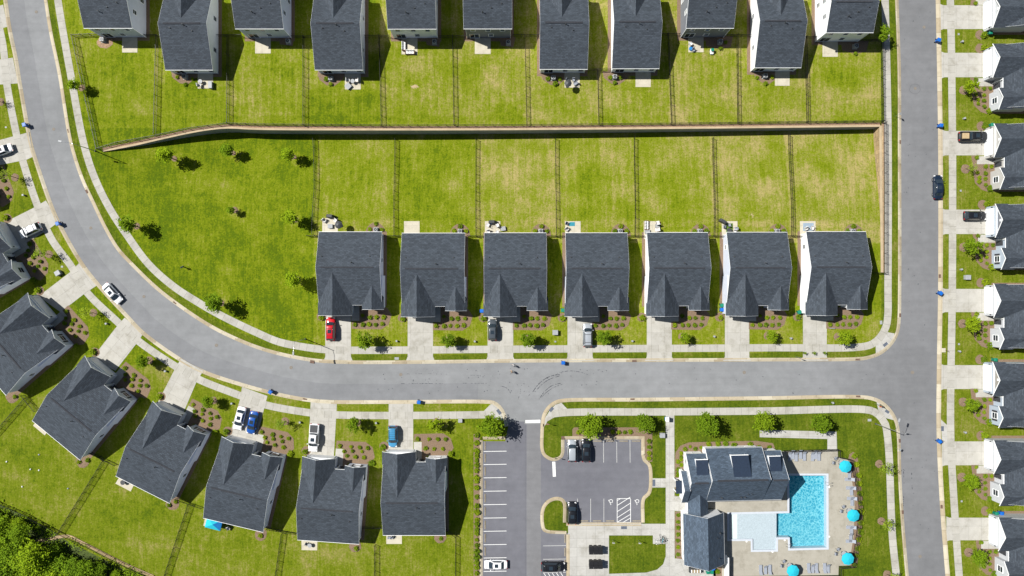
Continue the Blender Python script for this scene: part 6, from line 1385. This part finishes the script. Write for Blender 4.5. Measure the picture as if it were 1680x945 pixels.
sign(1468, 191, -70, 'small sign on a post in the verge beside the right end of the retaining wall', m='ltgrey'); sign(897.5, 693, 180, 'red octagonal stop sign at the parking lot exit', 'stop')
sign(911.5, 748, 0, 'round sign on a thin post in the upper parking island', 'round', m='dkgrey'); sign(1004.5, 885, 0, 'left small accessible parking sign in the plaza lawn', m='cushion', h=2.1); sign(1047, 885.5, 0, 'right small accessible parking sign in the plaza lawn', m='cushion', h=2.1)
sign(830.5, 690, 0, 'green street name sign at the corner by the shade tree', 'name'); sign(1434.5, 662, 120, 'sign on a thin post at the lower corner of the right junction', 'plate', m='dkgrey', h=2.7); sign(1304, 584.5, 0, 'square sign at the kerb left of the seventh middle row drive', 'plate', m='dkgrey', h=2.8)
sign(1469.5, 735, 60, 'small sign on a post in the verge right of the clubhouse lawn', m='ltgrey', h=1.8); sign(1477, 707, 20, 'small sign on a post at the kerb below the right junction', m='ltgrey', h=2.2)
# blue notice board by the pavement
X_, Y_, z = G(1094, 687.3, 1.2); t = thing('notice_board', 'blue topped notice box on the clubhouse path beside the pavement', 'notice board', (X_, Y_, ZR)); b = MB(); b.rbox(0, 0, 1.1, .62, .72, .9, .04); b.build('cabinet', M['cyan2'], t); p = MB(); p.box(0, 0, .33, .3, .3, .66); p.build('pedestal', M['white'], t); l = MB(); l.box(0, 0, 1.58, .74, .84, .06); l.build('lid', M['white'], t)
# utility boxes
UB = boxy('utility_box', 'utility box', 'ltgrey', 1.05, .95, .85, 'ltgrey'); UP = boxy('cable_pedestal', 'cable pedestal', 'ltgrey', .32, .3, .6)
for x, y, r, s, lab in [(911, 545.5, 0, 1, 'grey transformer box on the lawn of the third middle row house'), (94, 448, 30, .95, 'grey transformer box on the lawn at the left of the curve'), (1588.5, 455, 0, .95, 'green grey transformer box on the lawn, right column'), (755, 690.5, 0, .75, 'small tan utility box on the lawn above the last curve house'), (1087, 714.5, 0, .95, 'grey utility box beside the clubhouse path'), (1555, 575, 0, .01, '')]:
    if not lab: continue
    X_, Y_, z = G(x, y, .7); place(UB, (X_, Y_, z), rad(r), lab, 'utility boxes', (s, s, s))
for i, (x, y, lab) in enumerate([(650.7, 559.5, 'on the first middle row lawn'), (779, 560, 'on the second middle row lawn'), (1037.5, 559.5, 'on the fourth middle row lawn'), (1172, 552, 'on the fifth middle row lawn'), (1298, 555, 'on the sixth middle row lawn'), (1579, 68, 'between the top two right column drives'), (1582.5, 194, 'above the black pickup drive'), (1577.5, 442, 'above the fifth right column drive'), (1574.5, 576.5, 'above the sixth right column drive'), (271, 609, 'on the lawn above the fourth curve drive'), (380, 662, 'on the lawn left of the white sedan'), (617, 694, 'on the lawn left of the blue off-road SUV'), (492, 693, 'on the lawn left of the white pickup'), (174, 531, 'on the lawn between the second and third curve drives'), (1584, 709.5, 'above the seventh right column drive'), (1148 / 1, 693, 'left of the shade tree on the clubhouse lawn'), (1366.5, 661, 'in the verge above the clubhouse pavement'), (38, 320, 'on the upper left lawn by the curve')]):
    X_, Y_, z = G(x, y, .4); place(UP, (X_, Y_, z), R.uniform(0, 3), 'small pale cable pedestal ' + lab, 'cable pedestals', (1, 1, 1))
def flat(name, cat, m, L, shape, lab):
    for x, y, a, ww, hh, d in L:
        X_, Y_ = W(x, y); b = MB()
        if shape == 'disc':
            b.cyl(0, 0, 0, .012, ww / 16, ww / 16, 18); b.cyl(0, 0, .012, .018, ww / 22, ww / 22, 18)
        else:
            b.box(0, 0, .005, ww / 8, hh / 8, .02)
            n = 6
            for k in range(n): b.box(-ww / 16 + (k + .5) * ww / 8 / n, 0, .018, ww / 8 / n * .5, hh / 8 * .86, .012)
        inroad = inpoly(np.array([x]), np.array([y]), road_poly)[0]; z = .004 if inroad else ZR + .012
        if name == 'storm_drain': z = GZ - .01
        o = b.build(name, M[m], None, (X_, Y_, z)); o.rotation_euler[2] = rad(-a); tag(o, lab % d, cat, cat + 's')
flat('storm_drain', 'storm drain', 'rust', [(113.2, 214.5, 75, 6, 4, 'upper left curve, right kerb'), (143, 314, 65, 6, 4, 'left curve beside the open lawn'), (287.5, 496, 37, 6, 4, 'inner kerb near the lowest lawn tree'), (512.5, 593.5, 8, 7, 5, 'upper kerb left of the red SUV drive'), (500.3, 656, 8, 7, 5, 'lower kerb above the white pickup drive'), (1040.5, 591.2, 0, 7, 5, 'upper kerb right of the silver SUV drive'), (1037.5, 656, 0, 7, 5, 'lower kerb above the parking stalls'), (1406.5, 588.6, 0, 7, 5, 'upper kerb at the right junction'), (1407.5, 651.5, 0, 7, 5, 'lower kerb at the right junction'), (1475, 517, 90, 6, 5, 'left kerb above the right junction'), (1542, 453, 90, 6, 5, 'right kerb near the transformer box'), (1474.5, 723, 90, 6, 5, 'left kerb below the right junction'), (1479.5, 840, 90, 6, 5, 'left kerb beside the pool'), (1545, 831, 90, 6, 5, 'right kerb above the last drive'), (1475, 233, 90, 6, 5, 'left kerb right of the retaining wall'), (924, 718, 0, 6, 5, 'corner of the upper parking island')], 'box', 'rusty storm drain grate, %s')
flat('manhole_cover', 'manhole cover', 'manhole', [(59.5, 19.5, 0, 5, 5, 'top left of the curve'), (88, 212, 0, 5, 5, 'upper left of the curve'), (149, 374, 0, 5, 5, 'left part of the curve'), (236, 486.5, 0, 5, 5, 'below the parked white sedan'), (355, 566.5, 0, 5.5, 5, 'middle of the curve'), (477.5, 603, 0, 5.5, 5, 'end of the curve'), (657.5, 614.5, 0, 5.5, 5, 'street below the first middle house'), (1221, 611, 0, 5.5, 5, 'street below the sixth middle drive'), (1497, 611, 0, 5.8, 5, 'centre of the right junction'), (1516, 44.5, 0, 5, 5, 'top of the straight street'), (1501.5, 145, 0, 5, 5, 'inside the sealed ring on the straight street'), (1509.5, 913, 0, 5.5, 5, 'bottom of the straight street')], 'disc', 'round iron manhole cover, %s')
flat('tactile_mat', 'tactile mat', 'pad', [(1452, 565, -38, 8, 4.5, 'rounded corner ramp above the right junction'), (904.5, 671.5, -48, 8, 5, 'ramp right of the access road'), (818.6, 675.5, 52, 9, 5, 'ramp left of the access road'), (1455, 675, 35, 7, 4.5, 'ramp below the right junction'), (1545.5, 703, 90, 8, 4.5, 'ramp on the right side of the straight street'), (1072.5, 792, 90, 11, 4.5, 'right edge of the parking lot'), (1023.5, 865.3, 0, 9.5, 4.6, 'below the hatched parking bay')], 'box', 'dark tactile paving mat, %s')
# access covers and boxes in the grass
flat('meter_lid', 'meter lid', 'ltgrey', [(651, 588, 0, 7, 4, 'white one in the verge below the first middle lawn'), (1445, 529, 85, 6, 4, 'beside the pavement right of the seventh middle house'), (1426, 689, 0, 6, 4, 'white one on the clubhouse lawn near the street lamp'), (911, 560.3, 0, 3, 2.5, 'third middle row lawn'), (1572, 56.5, 0, 3, 3, 'between the top two right drives'), (1575.5, 313, 0, 3, 3, 'right column lawn level with the navy car'), (1572.5, 564.5, 0, 3, 3, 'lawn above the sixth right drive'), (1577, 822, 0, 3, 3, 'lawn above the last right drive'), (102.5, 437.5, 0, 3.5, 3, 'beside the transformer at the curve'), (10.5, 209, 0, 3, 2.5, 'upper left lawn')], 'box', 'flat pale meter lid, %s')
# hydrants
for x, y, lab in ((1443.5, 666.5, 'orange fire hydrant at the lower corner of the right junction'),):
    t = thing('fire_hydrant', lab, 'fire hydrant', (*W(x, y), ZR)); b = MB(); b.cyl(0, 0, 0, .6, .12, .11, 12); b.cyl(0, 0, 0, .05, .18, .18, 12); b.build('body', M['hydrant'], t); c = MB(); c.cyl(0, 0, .6, .74, .13, .05, 12); c.build('cap', M['hydrant'], t)
    for s in (-1, 1): n = MB(); n.tube([(s * .1, 0, .42), (s * .22, 0, .42)], .06, 8); n.build('nozzle', M['hydrant'], t)
X_, Y_ = W(1547.5, 574.5); b = MB(); b.rbox(0, 0, .05, .75, .85, .1, .03); o = b.build('utility_pad', M['patio'], None, (X_, Y_, GZ + .02)); tag(o, 'square concrete pad on the right kerb opposite the junction', 'utility pad')
t = thing('marker_post', 'thin marker post beside the concrete pad opposite the junction', 'post', (*W(1550, 574.5), GZ)); b = MB(); b.box(0, 0, .6, .06, .06, 1.2); b.build('post', M['rust'], t); b = MB(); b.box(0, -.04, 1.0, .16, .02, .3); b.build('plate', M['hydrant'], t)
# three slim planters in the seventh middle drive apron
for i, x in enumerate((1319.5, 1335, 1352)):
    X_, Y_, z = G(x, 579, .5); t = thing('potted_sapling', 'small dark plant on the seventh middle row drive, %s from left' % ORD[i + 1], 'potted plant', (X_, Y_, ZR), 0, 'potted plants on the drive apron'); b = MB(); b.cyl(0, 0, 0, .28, .12, .16, 10); b.build('pot', M['dkgrey'], t); l = MB(); leaves(l, [(0, 0, .5), (.06, .03, .8), (-.04, 0, 1.0)], 22, .1, .13, random.Random(i)); l.build('foliage', M['shrub'], t)
X_, Y_ = W(1364, 538.5); b = MB(); b.rbox(0, 0, .25, 1.0, .12, .5, .02); b.box(0, 0, -.05, .9, .05, .2); o = b.build('yard_sign', M['ltgrey'], None, (X_, Y_, GZ)); tag(o, 'low grey bench-like marker at the mulch edge of the seventh middle row house', 'yard marker')
# wheel stops
def wstop():
    b = MB(); b.loft([[(x, y * s, z) for x, y in ((-.85, -.09), (.85, -.09), (.85, .09), (-.85, .09))] for z, s in ((0, 1), (.06, 1), (.12, .7))], 0, True); return b.build('wheel_stop', M['kerb'])
WSO = wstop(); tag(WSO, 'wheel stop', 'wheel stop')
ys_ = [731] + [(LST[i] + LST[i + 1]) / 2 for i in range(9)]
for i, y in enumerate(ys_): X_, Y_ = W(796, y); place(WSO, (X_, Y_, .01), rad(90), 'concrete wheel stop, %s from the top in the long parking row' % ORD[i + 1], 'wheel stops')
for i, x in enumerate((936, 959, 980, 1001, 1023, 1043.5)): X_, Y_ = W(x, 723.6); place(WSO, (X_, Y_, .01), 0, 'tan concrete wheel stop, %s from the left, upper parking stalls' % ORD[i + 1], 'wheel stops')
for i, x in enumerate((938, 958, 979.5, 1001, 1044.5)): X_, Y_ = W(x, 854.5); place(WSO, (X_, Y_, .01), 0, 'tan concrete wheel stop, %s from the left, lower parking stalls' % ORD[i + 1], 'wheel stops')
for i, y in enumerate((883.5, 905.5, 925)): X_, Y_ = W(927, y); place(WSO, (X_, Y_, .01), rad(90), 'tan concrete wheel stop against the plaza kerb, %s from the top' % ORD[i + 1], 'wheel stops')
# toys and litter on the lower left lawn
for i, (x, y) in enumerate([(65, 745.5), (51, 769.5), (65, 771), (112.5, 801), (12, 757), (37.5, 798)]):
    b = MB(); b.rbox(0, 0, .1, .32, .26, .2, .06); o = b.build('lawn_toy', M['cushion' if i % 3 else 'sling'], None, (*W(x, y), GZ)); o.rotation_euler[2] = i; tag(o, 'small pale toy on the lower left lawn, %s listed by height in the photo' % ORD[i + 1] if False else 'small pale object lying on the lawn behind the second and third curve houses', 'lawn toy', 'pale objects on the lower left lawn')
# ================================================================ people
def person(px, py, face, lab, shirt, pants, hairc=(.03, .02, .014, 1), step=.25):
    X_, Y_ = W(px, py); z0 = 0.005 if inpoly(np.array([px]), np.array([py]), road_poly)[0] else tz(X_, Y_)
    J = {'pel': (0, 0, .95), 'sp': (.01, 0, 1.12), 'ch': (.02, 0, 1.34), 'nk': (.02, 0, 1.5), 'hd0': (.04, 0, 1.58), 'hd': (.05, 0, 1.69), 'tp': (.04, 0, 1.75)}
    V = []; Rr = []; E = []
    def v(p, r, par=None):
        V.append(p); Rr.append(r)
        if par is not None: E.append((par, len(V) - 1))
        return len(V) - 1
    pe = v(J['pel'], (.15, .12)); s1 = v(J['sp'], (.135, .105), pe); ch = v(J['ch'], (.17, .12), s1); nk = v(J['nk'], (.06, .06), ch); h0 = v(J['hd0'], (.075, .085), nk); hd = v(J['hd'], (.082, .1), h0); v(J['tp'], (.055, .065), hd); v((.16, 0, 1.665), (.018, .02), hd)
    for s in (-1, 1):
        f = step * s; hp = v((0, s * .1, .9), (.1, .1), pe); kn = v((f * .6 + .05, s * .1, .5), (.065, .07), hp); an = v((f, s * .1, .1), (.042, .045), kn); v((f + .16, s * .11, .045), (.04, .035), an)
        sh = v((.01, s * .19, 1.41), (.065, .065), ch); el = v((-f * .5, s * .25, 1.14), (.045, .045), sh); wr = v((-f * .9 + .08, s * .24, .92), (.03, .03), el); pm = v((-f * .9 + .1, s * .24, .85), (.034, .022), wr)
        for k in range(4): a = v((-f * .9 + .075 + k * .018, s * .24, .80), (.009, .009), pm); v((-f * .9 + .09 + k * .017, s * .232, .755 + abs(k - 1.4) * .008), (.008, .008), a)
        a = v((-f * .9 + .135, s * .225, .82), (.01, .01), pm); v((-f * .9 + .145, s * .215, .785), (.008, .008), a)
    me = bpy.data.meshes.new('person'); me.from_pydata(V, E, []); o = bpy.data.objects.new('person', me); C.objects.link(o)
    md = o.modifiers.new('s', 'SKIN'); 
    for i, r in enumerate(Rr): me.skin_vertices[0].data[i].radius = r
    me.skin_vertices[0].data[0].use_root = True; md.use_smooth_shade = True
    o.modifiers.new('d', 'SUBSURF').levels = 1
    bpy.context.view_layer.update(); dg = bpy.context.evaluated_depsgraph_get(); nm = bpy.data.meshes.new_from_object(o.evaluated_get(dg)); o.modifiers.clear(); o.data = nm
    ms = [M['skin'], simple('shirt_cloth', shirt, .9), simple('trouser_cloth', pants, .9), M['tyre']]
    nm.materials.clear(); [nm.materials.append(m) for m in ms]
    for p in nm.polygons:
        c = p.center; ay = abs(c.y); arm = ay > .205 and c.z < 1.2
        p.material_index = 3 if c.z < .08 else (2 if c.z < .98 and ay < .2 else (1 if c.z < 1.5 and not (arm and c.z < 1.16) else 0)); p.use_smooth = True
    o.location = (X_, Y_, z0); o.rotation_euler = (0, 0, rad(face)); tag(o, lab, 'person')
    hb = MB(); rings = []
    for zz, k in ((1.64, .6), (1.68, .95), (1.73, 1.0), (1.775, .8), (1.80, .35)): rings.append([(.035 - .018 + .098 * k * math.cos(a), .088 * k * math.sin(a), zz) for a in [2 * math.pi * i / 14 for i in range(14)]])
    hb.loft(rings, 0, True, True); hb.build('hair', simple('hair_tone', hairc, .8), o)
    fc = MB()
    for s in (-1, 1): fc.box(.125, s * .032, 1.69, .012, .018, .01)
    fc.box(.128, 0, 1.62, .012, .045, .01); fc.build('face_features', M['hair'], o)
person(842.5, 599, 185, 'person in a white shirt walking on the street near the upper kerb', (.7, .7, .7, 1), (.05, .06, .09, 1))
person(839.8, 609, 175, 'person in tan clothes walking on the street below the one in white', (.35, .22, .12, 1), (.2, .16, .1, 1), (.1, .06, .03, 1))
person(303.5, 438.5, 120, 'person in dark blue clothes walking alone on the open lawn', (.06, .09, .2, 1), (.02, .025, .05, 1))
# ================================================================ camera, light, world
cam = bpy.data.cameras.new('camera'); co = bpy.data.objects.new('camera', cam); C.objects.link(co); co.location = (0, 0, H); co.rotation_euler = (0, 0, 0)
cam.sensor_width = 36; cam.lens = 36 / (2 * 105 / H); cam.clip_end = 3000; cam.clip_start = 1; bpy.context.scene.camera = co
az = math.atan2(.38, -.925); EL = rad(50.3)
sd = Vector((math.cos(az) * math.cos(EL), math.sin(az) * math.cos(EL), math.sin(EL)))
sl = bpy.data.lights.new('sun', 'SUN'); so = bpy.data.objects.new('sun', sl); C.objects.link(so); sl.energy = 4.6; sl.angle = rad(.5); sl.color = (1, .975, .93); so.rotation_euler = sd.to_track_quat('Z', 'Y').to_euler(); so.location = (-60, 30, 80)
wd = bpy.data.worlds.new('World'); bpy.context.scene.world = wd; wd.use_nodes = True; nt = wd.node_tree; bg = nt.nodes['Background']; sk = nt.nodes.new('ShaderNodeTexSky'); sk.sky_type = 'NISHITA'; sk.sun_disc = False; sk.sun_elevation = EL; sk.sun_rotation = math.atan2(sd.x, sd.y); nt.links.new(sk.outputs[0], bg.inputs[0]); bg.inputs[1].default_value = .04
s = bpy.context.scene; s.view_settings.view_transform = 'Standard'; s.view_settings.look = 'None'; s.view_settings.exposure = .78; s.view_settings.gamma = 1; s.view_settings.use_curve_mapping = False
s.render.engine = 'CYCLES'; s.cycles.max_bounces = 6; s.cycles.transparent_max_bounces = 8
# prototypes that were never placed would sit at the origin: drop them
for src in STREET + THIN + PARKT + BIG + WOOD + SHP['shrub'] + SHP['bright'] + [BB, GB, MBX, AC, CHW, CHD, RTB, RTL, SOF, GRL, BOX, SOFTB, PU, PT, LG, SB, UB, UP, WSO]:
    if src.name not in USED:
        for c in list(src.children): bpy.data.objects.remove(c)
        bpy.data.objects.remove(src)
